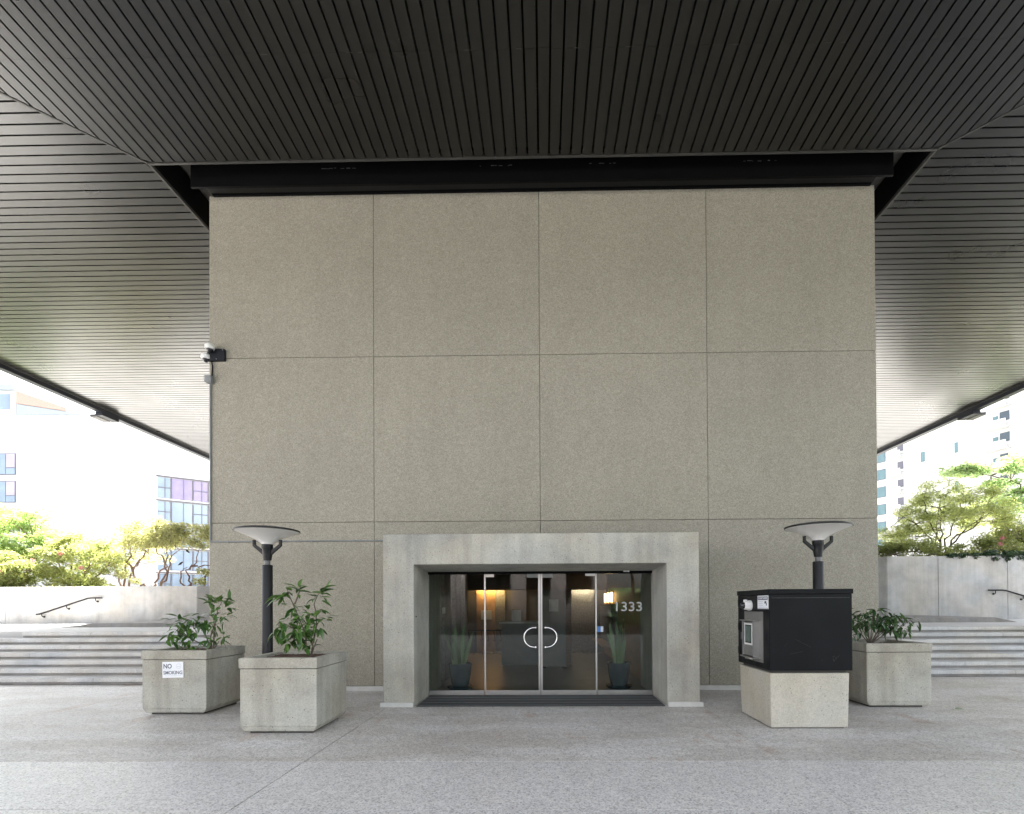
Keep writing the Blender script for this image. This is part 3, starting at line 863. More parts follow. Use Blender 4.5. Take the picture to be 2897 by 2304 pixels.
# leaf meshes for the shrubs
def leaf_mesh(mat, w, droop, fold=0.25):
    vs = []; fs = []
    ns = 6
    for i in range(ns):
        f = i/(ns-1)
        ww = w*math.sin(PI*min(1, f*0.93+0.05))**0.85*(1-0.35*f) if i < ns-1 else 0.002
        z = -droop*f*f
        vs += [(-ww, f, z+fold*ww), (0, f, z), (ww, f, z+fold*ww)]
    for i in range(ns-1):
        fs += [(3*i, 3*i+1, 3*i+4, 3*i+3), (3*i+1, 3*i+2, 3*i+5, 3*i+4)]
    return MB().add(vs, fs).mesh('leaf', mat, True)
def shrub(label, base, stems, clusters, mat, size, seed, stem_r=0.010, wide=0.20, zmin=None):
    rr = random.Random(seed)
    t = thing('leafy_shrub', label, 'plant', base, 'shrubs in the concrete planters')
    lms = [leaf_mesh(mat, wide*rr.uniform(0.85, 1.15), rr.uniform(0.05, 0.4), rr.uniform(0.1, 0.5)) for _ in range(5)]
    for st in stems:
        rad = [stem_r*(1-0.65*i/(len(st)-1)) for i in range(len(st))]
        MB().tube(st, rad, 6).build('stem', M['bark'], t, smooth=True)
    cnt = 0
    for (cx_, cy_, cz_, n, L, spread, dz) in clusters:
        for i in range(int(n*1.3)):
            a = rr.uniform(0, 2*PI)
            el = rr.gauss(dz, 0.45)
            dirv = Vector((math.cos(a)*math.cos(el), math.sin(a)*math.cos(el), math.sin(el)))
            o = link('leaf', lms[rr.randrange(5)], t)
            l_ = L*rr.uniform(0.75, 1.25)*size*1.12
            q = dirv.to_track_quat('Y', 'Z').to_matrix().to_4x4() @ Matrix.Rotation(rr.uniform(-0.55, 0.55), 4, 'Y')
            loc = Vector((cx_, cy_, cz_)) + Vector((rr.gauss(0, spread), rr.gauss(0, spread), rr.gauss(0, spread*0.7))) + dirv*0.02
            if loc.z + min(0, dirv.z)*l_ < 0.03: loc.z = 0.04-min(0, dirv.z)*l_
            o.matrix_local = Matrix.Translation(loc) @ q @ Matrix.Diagonal((l_, l_, l_, 1))
            cnt += 1
    return t
def S(px, pz, k): return px*k, pz*k
# middle planter: two leggy stems
kB = 0.00176
def B(px, py, y=0.0): return ((px-1240)*kB, y, (1035-py)*kB)
stB = [[B(1240, 1030), B(1225, 960, -.03), B(1215, 850, -.05), B(1170, 730, -.06), B(1128, 640, -.05), B(1095, 570, -.04), B(1075, 520, -.03)],
       [B(1248, 1030), B(1255, 930, .03), B(1275, 800, .06), B(1270, 700, .06), B(1258, 640, .05), B(1290, 570, .04), B(1330, 540, .03)],
       [B(1243, 1030), B(1200, 930, .02), B(1130, 830, .0), B(1060, 780, -.05), B(1020, 800, -.06)],
       [B(1246, 1030), B(1290, 920, -.02), B(1300, 900, -.02)],
       [B(1128, 640), B(1150, 560, .03), B(1160, 500, .04)], [B(1270, 700, .06), B(1320, 680, .03), B(1340, 685, 0)], [B(1275, 800, .06), B(1310, 760, .02), B(1340, 750, 0)]]
clB = [(*B(1035, 590, -.05), 7, .14, .03, -.5), (*B(1155, 530, .03), 6, .16, .02, .6), (*B(1090, 560, 0), 7, .13, .03, .0), (*B(1100, 650, 0), 4, .12, .03, -.6),
       (*B(1275, 595, .04), 7, .13, .03, -.1), (*B(1335, 560, .02), 7, .14, .025, .4), (*B(1325, 690, 0), 4, .13, .02, .1), (*B(1340, 755, 0), 5, .14, .03, .1),
       (*B(1190, 690, 0), 8, .14, .05, -.5), (*B(1150, 740, -.05), 10, .14, .05, -.5), (*B(1240, 760, 0), 11, .14, .06, -.3), (*B(1080, 790, -.06), 12, .14, .05, -.4), (*B(1020, 830, -.08), 9, .13, .04, -.6),
       (*B(1130, 830, .03), 12, .14, .06, -.5), (*B(1200, 840, -.05), 12, .14, .05, -.4), (*B(1270, 830, .05), 8, .12, .05, -.3), (*B(1100, 890, -.03), 10, .13, .05, -.6), (*B(1175, 900, 0), 8, .13, .05, -.6), (*B(1250, 930, -.04), 7, .12, .04, -.3)]
shrub('leggy green shrub in the front left planter, before the lamp post', (-3.06, 6.62, 0.885), stB, clB, M['leaf'], 1.0, 5)
kA = 0.00206
def A(px, py, y=0.0): return ((px-530)*kA, y, (975-py)*kA)
stA = [[A(525, 970), A(512, 870, .0), A(530, 790, .03), A(520, 700, .05), A(515, 620, .05)],
       [A(535, 970), A(548, 850, -.03), A(562, 740, -.03), A(575, 660, -.02), A(600, 610, 0)],
       [A(522, 970), A(470, 820, -.03), A(400, 760, -.05), A(340, 730, -.05)], [A(520, 960), A(420, 900, -.05), A(340, 850, -.1), A(280, 810, -.1)], [A(540, 960), A(600, 900, -.08)]]
clA = [(*A(505, 615, .05), 8, .14, .03, .1), (*A(555, 610, 0), 9, .14, .04, .5), (*A(625, 610, 0), 8, .14, .03, .3), (*A(640, 650, 0), 4, .13, .03, 0), (*A(575, 715, 0), 9, .13, .05, -.3), (*A(635, 715, 0), 3, .13, .02, 0),
       (*A(490, 690, .05), 6, .13, .04, -.6), (*A(470, 770, 0), 10, .14, .05, -.5), (*A(400, 740, -.03), 10, .13, .05, -.2), (*A(335, 735, -.05), 10, .13, .05, .1), (*A(285, 770, -.05), 11, .14, .05, -.5),
       (*A(340, 810, -.08), 11, .14, .05, -.5), (*A(260, 850, -.1), 10, .14, .04, -.6), (*A(320, 890, -.12), 9, .13, .05, -.7), (*A(520, 800, 0), 8, .13, .05, -.7), (*A(420, 950, -.15), 6, .12, .03, -.2), (*A(600, 890, -.1), 9, .13, .05, -.1), (*A(500, 890, 0), 6, .12, .04, -.6), (*A(380, 830, -.05), 7, .13, .04, -.6)]
shrub('spreading green shrub in the planter with the no smoking sign', (-5.05, 7.7, 0.875), stA, clA, M['leaf'], 0.95, 6)
kC = 0.00226
def Cc(px, py, y=0.0): return ((px-1265)*kC, y, (960-py)*kC)
rc = random.Random(9)
stC = []; clC = []
for i in range(13):
    f = i/12.0
    px = 1105+f*420
    py = 735+60*abs(f-0.45)**1.3*2 + rc.uniform(-15, 25)
    yy_ = rc.uniform(-0.2, 0.2)
    stC.append([Cc(1265, 960), Cc(1265+(px-1265)*0.35, 890, yy_*0.3), Cc(1265+(px-1265)*0.8, py+50, yy_*0.8), Cc(px, py, yy_)])
    clC.append((*Cc(px, py, yy_), 9, .13, .05, -.45))
    clC.append((*Cc(1265+(px-1265)*0.75, py+55, yy_*0.7), 8, .12, .05, -.6))
for px, py in ((1110, 850), (1130, 890), (1200, 870), (1420, 850), (1480, 860), (1350, 860), (1300, 820), (1230, 800)):
    clC.append((*Cc(px, py, rc.uniform(-.2, .1)), 6, .12, .04, -.8))
shrub('low domed shrub with drooping dark leaves in the right planter', (5.13, 8.1, 0.895), stC, clC, M['leaf_dark'], 0.95, 7, 0.008, 0.19)

# no smoking sign on the left planter
t = thing('no_smoking_sign', 'small white NO SMOKING sign fixed to the left planter', 'sign', (-5.32, 7.238, 0.65), )
t.rotation_euler = (0, R(-1.0), 0)
MB().box(-0.152, 0.150, -0.008, 0.0, -0.114, 0.114).build('board', M['sign_white'], t)
pl = lambda x, z, dd: (x, -0.0085-dd, z)
text_mesh('lettering', 'NO', M['sign_ink'], t, -0.135, -0.015, 0.018, 0.088, pl, 0.0015)
text_mesh('lettering', 'SMOKING', M['sign_ink'], t, -0.138, 0.136, -0.066, -0.014, pl, 0.0015, 0.018)
MB().box(-0.137, -0.015, -0.0095, -0.0082, 0.002, 0.005).build('rule', M['sign_faint'], t)
MB().box(-0.12, 0.115, -0.0095, -0.0082, -0.085, -0.081).build('rule', M['sign_faint'], t)
mb = MB()
for k in range(24):
    a0, a1 = 2*PI*k/24, 2*PI*(k+1)/24
    q = [(0.085+r_*math.cos(a), -0.0092, 0.05+r_*math.sin(a)) for a, r_ in ((a0, 0.033), (a1, 0.033), (a1, 0.038), (a0, 0.038))]
    mb.add(q, [(0, 1, 2, 3)])
mb.box(0.062, 0.108, -0.0094, -0.0083, 0.042, 0.048)
mb.build('emblem', M['sign_faint'], t)

# ------------------------------------------------------------------ pedestal and cabinet
t = thing('concrete_pedestal', 'warm grey concrete block under the black cabinet', 'pedestal', (3.29, 6.85, 0))
MB().frustum([(-0.475, -0.475), (0.475, -0.475), (0.475, 0.475), (-0.475, 0.475)], [(-0.488, -0.488), (0.488, -0.488), (0.488, 0.488), (-0.488, 0.488)], 0.012, 0.69).build('block', M['pedestal'], t, bevel=0.012)
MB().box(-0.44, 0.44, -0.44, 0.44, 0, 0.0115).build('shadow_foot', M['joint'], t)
K = thing('entry_cabinet', 'black steel intercom cabinet on the concrete pedestal', 'cabinet', (3.29, 6.84, 0.692))
bx0, bx1, by0, by1 = -0.507, 0.503, -0.52, 0.50
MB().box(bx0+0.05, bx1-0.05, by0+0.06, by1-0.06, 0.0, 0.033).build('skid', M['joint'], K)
MB().box(bx0, bx1, by0, by1, 0.034, 0.978).build('body', M['cabinet'], K, bevel=0.007)
MB().box(bx0-0.010, bx1+0.012, by0-0.010, by1+0.01, 0.979, 1.040).build('lid', M['cabinet'], K, bevel=0.004)
sc = MB()
for k in range(9):
    x = 0.27+rnd.uniform(-0.05, 0.05); z = 0.17+rnd.uniform(-0.035, 0.035); a = rnd.uniform(0.6, 1.5); l_ = rnd.uniform(0.008, 0.03)
    dx, dz = l_*math.cos(a), l_*math.sin(a)
    sc.add([(x, by0-0.0015, z), (x+0.003, by0-0.0015, z), (x+dx+0.003, by0-0.0015, z+dz), (x+dx, by0-0.0015, z+dz)], [(0, 1, 2, 3)])
for (x, z, dx, dz) in ((-0.19, 0.42, 0.19, -0.10), (-0.26, 0.24, 0.16, 0.03), (0.12, 0.16, 0.02, 0.0), (-0.33, 0.33, 0.03, 0.04), (0.33, 0.30, 0.005, -0.03)):
    sc.add([(x, by0-0.0015, z), (x, by0-0.0015, z-0.0014), (x+dx, by0-0.0015, z+dz-0.0014), (x+dx, by0-0.0015, z+dz)], [(0, 1, 2, 3)])
sc.build('scuff_marks', M['scuff'], K)
MB().box(bx0+0.03, bx1-0.03, by0-0.0015, by0-0.0003, 0.93, 0.9335).build('panel_seam', M['scuff'], K)
for k in range(3):
    MB().box(bx0-0.012, bx0-0.001, by1-0.07, by1-0.02, 0.16+k*0.33, 0.26+k*0.33).build('hinge', M['lamp_black'], K, bevel=0.002)
# left face: u runs along y (towards the viewer = -y)
fx = bx0
oy = 6.84; oz = 0.692
def fb(mb, y0, y1, z0, z1, d0, d1):
    return mb.box(fx-d1, fx-d0, y0-oy, y1-oy, z0-oz, z1-oz)
fb(MB(), 6.50, 7.09, 0.80, 1.45, 0.001, 0.006).build('metal_plate', M['plate'], K)
ib = fb(MB(), 6.64, 6.96, 0.87, 1.31, 0.007, 0.065).build('intercom', M['plate'], K, bevel=0.004)
fb(MB(), 6.67, 6.93, 1.01, 1.295, 0.0655, 0.072).build('bezel', M['white_plastic'], ib)
fb(MB(), 6.70, 6.90, 1.035, 1.275, 0.0722, 0.074).build('screen_border', M['black'], ib)
fb(MB(), 6.715, 6.885, 1.05, 1.26, 0.0742, 0.0755).build('screen', M['screen'], ib)
fb(MB(), 6.62, 6.638, 0.86, 1.325, 0.007, 0.085).build('side_rail', M['steel'], ib)
fb(MB(), 6.962, 6.98, 0.86, 1.325, 0.007, 0.085).build('side_rail', M['steel'], ib)
fb(MB(), 6.58, 7.02, 1.326, 1.338, 0.007, 0.10).build('hood', M['steel'], ib)
fb(MB(), 6.58, 7.02, 0.845, 0.857, 0.007, 0.10).build('sill', M['steel'], ib)
MB().tube([(fx-0.085, 6.60-oy, 0.835-oz), (fx-0.085, 6.74-oy, 0.835-oz)], 0.01, 8).build('lock_bolt', M['chrome'], ib, smooth=True)
fb(MB(), 7.11, 7.17, 1.06, 1.16, 0.001, 0.03).build('latch', M['desk'], K, bevel=0.005)
sg = fb(MB(), 6.345, 6.66, 1.485, 1.655, 0.001, 0.004).build('security_notice', M['sign_white'], K)
fb(MB(), 6.36, 6.645, 1.60, 1.643, 0.0042, 0.005).build('header_band', M['sign_navy'], sg)
text_mesh('lettering', 'SECURITY NOTICE', M['sign_white'], sg, 6.63, 6.375, 1.610, 1.634, lambda u_, z, dd: (fx-0.0053-dd*0.3, u_-oy, z-oz))
for k in range(4):
    fb(MB(), 6.50 if k < 3 else 6.37, 6.635, 1.575-k*0.024, 1.583-k*0.024, 0.0042, 0.0048).build('print_line', M['sign_faint'], sg)
mb = fb(MB(), 6.40, 6.45, 1.555, 1.585, 0.0042, 0.005); fb(mb, 6.385, 6.41, 1.53, 1.56, 0.0042, 0.005)
mb.build('camera_icon', M['sign_navy'], sg)
for nm, a in (('border', (6.348, 6.657, 1.489, 1.494)),): fb(MB(), *a, 0.0042, 0.0048).build(nm, M['sign_navy'], sg)
fb(MB(), 7.0, 7.13, 1.51, 1.61, 0.001, 0.004).build('small_label', M['sign_white'], K)
dc = MB().lathe([(0.07, 0.0), (0.07, 0.03), (0.062, 0.05), (0.055, 0.085), (0.05, 0.09)], n=24, axis='x')
dc.v = [(fx-0.001-x, y+6.89-oy, z+1.53-oz) for x, y, z in dc.v]
dco = dc.build('dome_camera', M['white_plastic'], K, smooth=True, fixn=True)
dd_ = MB().lathe([(0.045, 0.0), (0.043, 0.02), (0.034, 0.04), (0.018, 0.052), (0.003, 0.056)], n=20, axis='x')
dd_.v = [(fx-0.09-x, y+6.89-oy, z+1.53-oz) for x, y, z in dd_.v]
dd_.build('lens_dome', M['dome'], dco, smooth=True, fixn=True)

# ------------------------------------------------------------------ lamp posts
def lamp(label, x, y, base_z=0.0):
    t = thing('lamp_post', label, 'lamp post', (x, y, 0), 'bowl lamp posts at the entrance')
    MB().lathe([(0.13, 0), (0.13, 0.02), (0.0775, 0.021), (0.0775, 2.19), (0.072, 2.20), (0.05, 2.20)], n=32).build('pole', M['lamp_black'], t, smooth=True)
    MB().lathe([(0.042, 2.19), (0.042, 2.29)], n=24).build('neck', M['neck'], t, smooth=True)
    MB().lathe([(0.05, 2.27), (0.058, 2.275), (0.072, 2.37), (0.076, 2.45), (0.082, 2.46), (0.082, 2.525), (0.07, 2.525)], n=28).build('collar', M['lamp_black'], t, smooth=True)
    for s in (-1, 1):
        mb = MB()
        prof = [(0.066*s, 2.36), (0.225*s, 2.50), (0.225*s, 2.595), (0.190*s, 2.595), (0.190*s, 2.525), (0.070*s, 2.43)]
        if s < 0: prof = prof[::-1]
        mb.prism_y(prof, -0.022, 0.022)
        mb.build('arm', M['lamp_black'], t, bevel=0.003, fixn=True)
    MB().lathe([(0.075, 2.515), (0.10, 2.545), (0.17, 2.60), (0.28, 2.655), (0.40, 2.70), (0.462, 2.722)], n=48).build('bowl', M['bowl'], t, smooth=True)
    MB().lathe([(0.455, 2.721), (0.472, 2.723), (0.472, 2.745), (0.40, 2.765), (0.2, 2.785), (0.01, 2.79)], n=48).build('top_cover', M['lamp_black'], t, smooth=True)
lamp('black lamp post with a pale bowl behind the front left planter', -4.33, 7.92)
lamp('black lamp post with a pale bowl behind the black cabinet', 4.24, 7.92)

# ------------------------------------------------------------------ security cameras and conduit at the left corner
t = thing('camera_mount', 'dark plate with two white dome cameras high on the left corner', 'security camera', (-5.98, YW, 6.18))
MB().box(-0.17, 0.145, -0.06, -0.002, -0.11, 0.105).build('mount_plate', M['fascia'], t, bevel=0.004)
for (x, y, z) in ((-0.075, -0.13, 0.09), (-0.20, -0.05, -0.05)):
    o = MB().lathe([(0.075, 0.0), (0.08, 0.02), (0.078, 0.07), (0.05, 0.10), (0.01, 0.105)], (x, y, z-0.03), 20).build('camera_head', M['white_plastic'], t, smooth=True)
    MB().lathe([(0.003, -0.06), (0.03, -0.052), (0.05, -0.03), (0.057, -0.001), (0.05, 0.0)], (x, y, z-0.031), 18).build('lens_dome', M['dome'], o, smooth=True)
for (x, z) in ((0.115, 0.08), (-0.0, -0.085)):
    MB().lathe([(0.008, -0.066), (0.008, -0.06)], (x, 0, z), 8, 'y').build('screw', M['steel'], t)
t = thing('cable_conduit', 'thin grey conduit down the left corner and along the wall to the portal', 'conduit', (-6.12, YW, 0))
MB().box(-0.06, 0.06, -0.10, -0.002, 5.66, 5.79).build('junction_box', M['grey_box'], t, bevel=0.006)
MB().tube([(0.03, -0.03, 6.07), (0.05, -0.03, 5.98), (0.04, -0.03, 5.79)], 0.014, 8).build('cable', M['lamp_black'], t, smooth=True)
MB().tube([(0.0, -0.018, 5.66), (0.0, -0.018, 2.80), (0.0, -0.018, 2.745)], 0.015, 8).build('vertical_pipe', M['grey_box'], t, smooth=True)
MB().tube([(0.0, -0.018, 2.745), (3.645, -0.018, 2.745)], 0.013, 8).build('horizontal_pipe', M['grey_box'], t, smooth=True)
for k in range(5):
    MB().box(0.3+k*0.78, 0.335+k*0.78, -0.034, -0.001, 2.725, 2.765).build('clip', M['grey_box'], t)

# floodlights on the soffit edges
for s, y, lab in ((-1, 19.6, 'small floodlight box under the left canopy edge'), (1, 20.4, 'small floodlight box under the right canopy edge')):
    t = thing('floodlight', lab, 'floodlight', (X0+s*(XOUT+0.11), y, fz0), 'floodlights under the canopy edges')
    MB().box(-0.14, 0.14, -0.38, 0.38, -0.13, -0.002).build('housing', M['fascia'], t, bevel=0.005)
    xa, xb = sorted((s*0.142, s*0.42))
    MB().box(xa, xb, -0.30, 0.30, -0.15, -0.05).build('lamp_head', M['trim'], t, bevel=0.005)

# ------------------------------------------------------------------ parapet walls, handrails
def wall_run(label, pts, z0, z1, th=0.3):
    t = thing('retaining_wall', label, 'wall', (pts[0][0], pts[0][1], 0), 'concrete retaining walls behind the steps')
    for (xa, ya), (xb, yb) in zip(pts[:-1], pts[1:]):
        dv = Vector((xb-xa, yb-ya)); dv.normalize(); nv = Vector((-dv.y, dv.x))
        if nv.y < 0: nv = -nv
        e = 0.006
        a = (xa+dv.x*e-pts[0][0], ya+dv.y*e-pts[0][1]); b = (xb-dv.x*e-pts[0][0], yb-dv.y*e-pts[0][1])
        MB().prism([a, b, (b[0]+nv.x*th, b[1]+nv.y*th), (a[0]+nv.x*th, a[1]+nv.y*th)], z0, z1).build('wall_panel', M['parapet'], t, bevel=0.012, fixn=True)
    return t
wall_run('low concrete retaining wall behind the left steps', [(-32, 19.0), (-26.4, 19.0), (-20.4, 19.0), (-13.06, 19.0), (-11.2, 20.4), (-9.0, 22.0)], 0.7, 2.34)
wall_run('taller concrete retaining wall behind the right steps', [(32, 19.0), (25.0, 19.0), (17.09, 19.0), (14.56, 19.0), (12.69, 19.0), (11.3, 20.2), (9.0, 22.0)], 0.7, 3.28)
def handrail(label, pts, brs):
    t = thing('handrail', label, 'handrail', pts[0], 'wall handrails by the steps')
    o = Vector(pts[0])
    MB().tube([tuple(Vector(p)-o) for p in pts], 0.028, 10).build('rail', M['lamp_black'], t, smooth=True)
    for b in brs:
        q = Vector(b)-o
        MB().tube([(q.x, q.y, q.z-0.02), (q.x+0.01, q.y, q.z-0.09), (q.x+0.01, q.y+0.03, q.z-0.13), (q.x+0.01, q.y+0.098, q.z-0.13)], 0.014, 8).build('bracket', M['lamp_black'], t, smooth=True)
        MB().lathe([(0.04, 0.086), (0.04, 0.098)], (q.x+0.01, q.y, q.z-0.13), 12, 'y').build('wall_flange', M['lamp_black'], t)
handrail('black pipe handrail climbing the left wall', [(-19.1, 18.9, 1.30), (-18.98, 18.9, 1.31), (-17.15, 18.9, 1.89), (-17.0, 18.9, 1.905), (-16.6, 18.9, 1.91)], [(-18.9, 18.9, 1.335), (-17.95, 18.9, 1.63), (-16.85, 18.9, 1.905)])
handrail('black pipe handrail descending along the right wall', [(16.3, 18.9, 2.01), (16.8, 18.9, 2.01), (16.95, 18.9, 1.99), (18.5, 18.9, 1.51), (19.6, 18.9, 1.17)], [(16.55, 18.9, 2.005), (17.55, 18.9, 1.80), (18.9, 18.9, 1.38)])
for nm, z, poly in (('left', 2.22, [(-40, 19.31), (-13.2, 19.31), (-11.4, 20.75), (-9.3, 22.3), (-9.3, 25.0), (-40, 25.0)]), ('right', 3.16, [(40, 19.31), (40, 25.0), (9.3, 25.0), (9.3, 22.3), (11.45, 20.6), (12.85, 19.31)])):
    o = MB().prism(poly, -0.2, z).build('planting_bed', M['soil'], fixn=True); prop(o, 'soil of the raised bed behind the %s retaining wall' % nm, kind='structure')

for nm, xa, xb in (('left', -75, -9.1), ('right', 9.1, 60)):
    o = MB().box(xa, xb, 25.01, 46, -0.2, 0.02).build('soffit_reflector', M['reflector_pale']); prop(o, 'added unseen pale sheet brightening the soffit, beyond the %s raised bed' % nm, kind='structure')  # added sheet out of view, there to reflect light into the soffits

# ------------------------------------------------------------------ trees and bushes
def crown_mesh(name, mat, clumps, leaf, seed, parent, flat=0.6):
    leaf = leaf*1.2
    r = np.random.default_rng(seed)
    V = []; F = []; base = 0
    for (c, rad, n) in clumps:
        n = int(n*1.5)
        c = np.array(c)
        p = r.normal(size=(n, 3)); p /= np.linalg.norm(p, axis=1)[:, None]
        p *= (r.random((n, 1))**0.45)*rad
        p[:, 2] *= flat
        ctr = c+p
        nrm = r.normal(size=(n, 3)); nrm[:, 2] += 1.1; nrm /= np.linalg.norm(nrm, axis=1)[:, None]
        d_ = r.normal(size=(n, 3)); d_ -= nrm*(d_*nrm).sum(1)[:, None]; d_ /= np.linalg.norm(d_, axis=1)[:, None]
        s_ = np.cross(nrm, d_)
        L = leaf*(0.6+0.8*r.random((n, 1)))
        W = L*0.33
        q = np.stack([ctr-d_*L*0.5, ctr+s_*W*0.5+nrm*W*0.12, ctr+d_*L*0.5-nrm*L*0.12, ctr-s_*W*0.5+nrm*W*0.12], 1)
        V.append(q.reshape(-1, 3))
        F.append((np.arange(n*4).reshape(n, 4)+base)); base += n*4
    V = np.concatenate(V); F = np.concatenate(F)
    me = bpy.data.meshes.new(name)
    me.from_pydata(V.tolist(), [], F.tolist()); me.materials.append(mat); me.update()
    return link(name, me, parent)
def tree(name, label, cat, group, base, limbs, clumps, leaf, mat, bark, tr, seed, flat=0.6, flowers=None, wig=0.12):
    """base (x,y,z); limbs: list of polylines from the base; clumps: (centre, radius, leaves); all in metres from the base"""
    rr = random.Random(seed)
    t = thing(name, label, cat, base, group)
    mb = MB()
    nodes = []
    for lb in limbs:
        pts = [Vector(p) for p in lb]
        fine = []
        for a, b in zip(pts[:-1], pts[1:]):
            for k in range(4):
                f = k/4; q = a.lerp(b, f)
                if k: q += Vector((rr.gauss(0, 1), rr.gauss(0, 1), rr.gauss(0, 1)))*(b-a).length*wig*0.35
                fine.append(q)
        fine.append(pts[-1])
        m_ = len(fine)
        mb.tube(fine, [tr*(1-0.72*i/(m_-1)) for i in range(m_)], 7)
        nodes += fine[m_//3:]
    for (c, rad, n) in clumps:
        c = Vector(c)
        nn = min(nodes, key=lambda q: (q-c).length + max(0, q.z-c.z)*0.8)
        mid = nn.lerp(c, 0.5)+Vector((rr.gauss(0, .07), rr.gauss(0, .07), -0.05))
        mb.tube([nn, mid, c], [tr*0.32, tr*0.22, tr*0.1], 5)
        for k in range(3):
            e = c+Vector((rr.gauss(0, .5), rr.gauss(0, .5), rr.uniform(0, .35)))*rad
            mb.tube([mid.lerp(c, 0.6), e], [tr*0.12, tr*0.06], 4)
    mb.build('trunk', bark, t, smooth=True)
    cr = crown_mesh('crown', mat, clumps, leaf, seed, t, flat)
    if flowers:
        r2 = np.random.default_rng(seed+5)
        fl = []
        for c in flowers: fl.append((c, 0.11, 26))
        crown_mesh('blossom', M['petal'], fl, 0.07, seed+3, t, 0.9)
    return t
def blob(rr, c, ext, n, rad, leaves):
    out = []
    for i in range(int(n*1.35)):
        while True:
            p = [rr.uniform(-1, 1) for _ in range(3)]
            q = sum(v*v for v in p)
            if 0.15 < q < 1: break
        out.append(((c[0]+p[0]*ext[0], c[1]+p[1]*ext[1], c[2]+p[2]*ext[2]), rad*1.12*rr.uniform(0.7, 1.3), int(leaves*rr.uniform(0.7, 1.3))))
    return out
GL = 'rhododendrons in the left raised bed'; GRt = 'shrubs in the right raised bed'
r1 = random.Random(21)
tree('flowering_bush', 'tallest fresh green bush at the left edge behind the low wall', 'bush', GL, (-24.2, 22.6, 2.2),
     [[(0, 0, 0), (-.3, 0, 1.2), (-.6, 0, 2.6)], [(0, 0, 0), (.4, -.1, 1.0), (1.2, 0, 2.4)], [(0, 0, 0), (-.8, .1, .8), (-1.8, 0, 2.0)], [(0, 0, 0), (.9, 0, .8), (1.9, -.2, 1.5)]],
     blob(r1, (-.3, 0, 2.6), (2.3, 1.2, 1.35), 44, .5, 150), .13, M['rhodo_green'], M['bark_red'], .07, 31)
tree('flowering_bush', 'dense yellow green bush low along the wall at the far left', 'bush', GL, (-23.2, 20.8, 2.2),
     [[(0, 0, 0), (-.3, 0, .5), (-1.4, 0, .8)], [(0, 0, 0), (.4, 0, .6), (1.3, 0, .9)], [(0, 0, 0), (0, 0, .9)]],
     blob(r1, (-.3, 0, .85), (2.9, .7, .85), 52, .42, 130), .12, M['rhodo'], M['bark_red'], .05, 32, flowers=[(-.8, -.7, 1.0), (.4, -.7, 1.2), (1.3, -.6, .8)])
tree('flowering_bush', 'bronze tinted bush with pink blossom, mid left above the wall', 'bush', GL, (-20.3, 21.8, 2.2),
     [[(0, 0, 0), (-.4, 0, .9), (-1.0, 0, 1.7)], [(0, 0, 0), (.4, 0, .9), (.9, 0, 1.8)], [(.3, 0, 0), (.9, 0, .7), (1.5, 0, 1.3)], [(-.3, 0, 0), (-.2, 0, 1.0), (0, 0, 1.9)]],
     blob(r1, (0, 0, 1.25), (2.2, .9, 1.2), 56, .38, 105), .12, M['rhodo'], M['bark_red'], .05, 33, flowers=[(-.4, -.8, 2.2), (.2, -.9, 1.6), (.9, -.7, 1.0), (-1.0, -.9, 1.3)])
tree('flowering_bush', 'pale bronze bush whose thin tops stand against the white building', 'bush', GL, (-19.6, 23.6, 2.2),
     [[(0, 0, 0), (-.5, 0, 1.2), (-1.0, 0, 2.3)], [(0, 0, 0), (.4, 0, 1.2), (1.1, 0, 2.2)], [(0, 0, 0), (0, 0, 1.5), (.1, 0, 2.6)]],
     blob(r1, (.2, 0, 2.1), (2.4, .8, .75), 34, .34, 60), .11, M['rhodo_pale'], M['bark_red'], .05, 34, flowers=[(-.5, -.5, 2.7)])
tree('twisted_tree', 'twisted open shrub tree with bare red stems and a flat top', 'tree', GL, (-17.1, 22.0, 2.2),
     [[(.1, 0, 0), (-.5, 0, .35), (-.85, 0, .9), (-.55, 0, 1.4), (-.1, 0, 2.1), (.25, 0, 2.9)], [(-.1, 0, 0), (.2, .1, .6), (.45, .1, 1.3), (.1, .1, 1.9), (-.1, 0, 2.6)], [(.2, 0, 0), (.7, -.1, .5), (.8, 0, 1.2), (1.0, 0, 2.0)], [(-.85, 0, .9), (-.95, 0, 1.7), (-1.1, 0, 2.2)], [(.1, 0, .1), (.6, .1, .9), (.55, .1, 1.7), (.6, .2, 2.2)]],
     blob(r1, (-.1, 0, 2.45), (1.7, .8, .55), 34, .36, 85) + [((-.5, -.2, 3.0), .3, 80), ((.2, 0, 3.15), .35, 90), ((-1.2, -.2, .75), .3, 60), ((-.5, -.3, .5), .28, 60), ((-1.6, 0, 1.7), .35, 90)], .12, M['rhodo_pale'], M['bark_red'], .048, 35, wig=0.3)
tree('twisted_tree', 'twisted shrub tree with a forked stem beside the corner of the core', 'tree', GL, (-15.35, 22.0, 2.2),
     [[(0, 0, 0), (-.15, 0, .5), (-.1, 0, 1.0), (.2, 0, 1.5), (-.2, 0, 2.2)], [(0, 0, 0), (-.5, 0, .4), (-.5, 0, .9), (-.2, 0, 1.1)], [(.5, 0, 0), (.6, 0, .7), (.9, 0, 1.1), (1.3, 0, 1.9)], [(-.1, 0, 1.0), (.5, 0, 1.15), (1.0, 0, 1.2)]],
     blob(r1, (.25, 0, 2.45), (1.5, .8, .6), 28, .36, 85) + [((.5, -.2, .45), .32, 90), ((.95, -.2, .8), .3, 80), ((.6, -.2, .9), .25, 70)], .12, M['rhodo_pale'], M['bark_red'], .045, 36, wig=0.3)
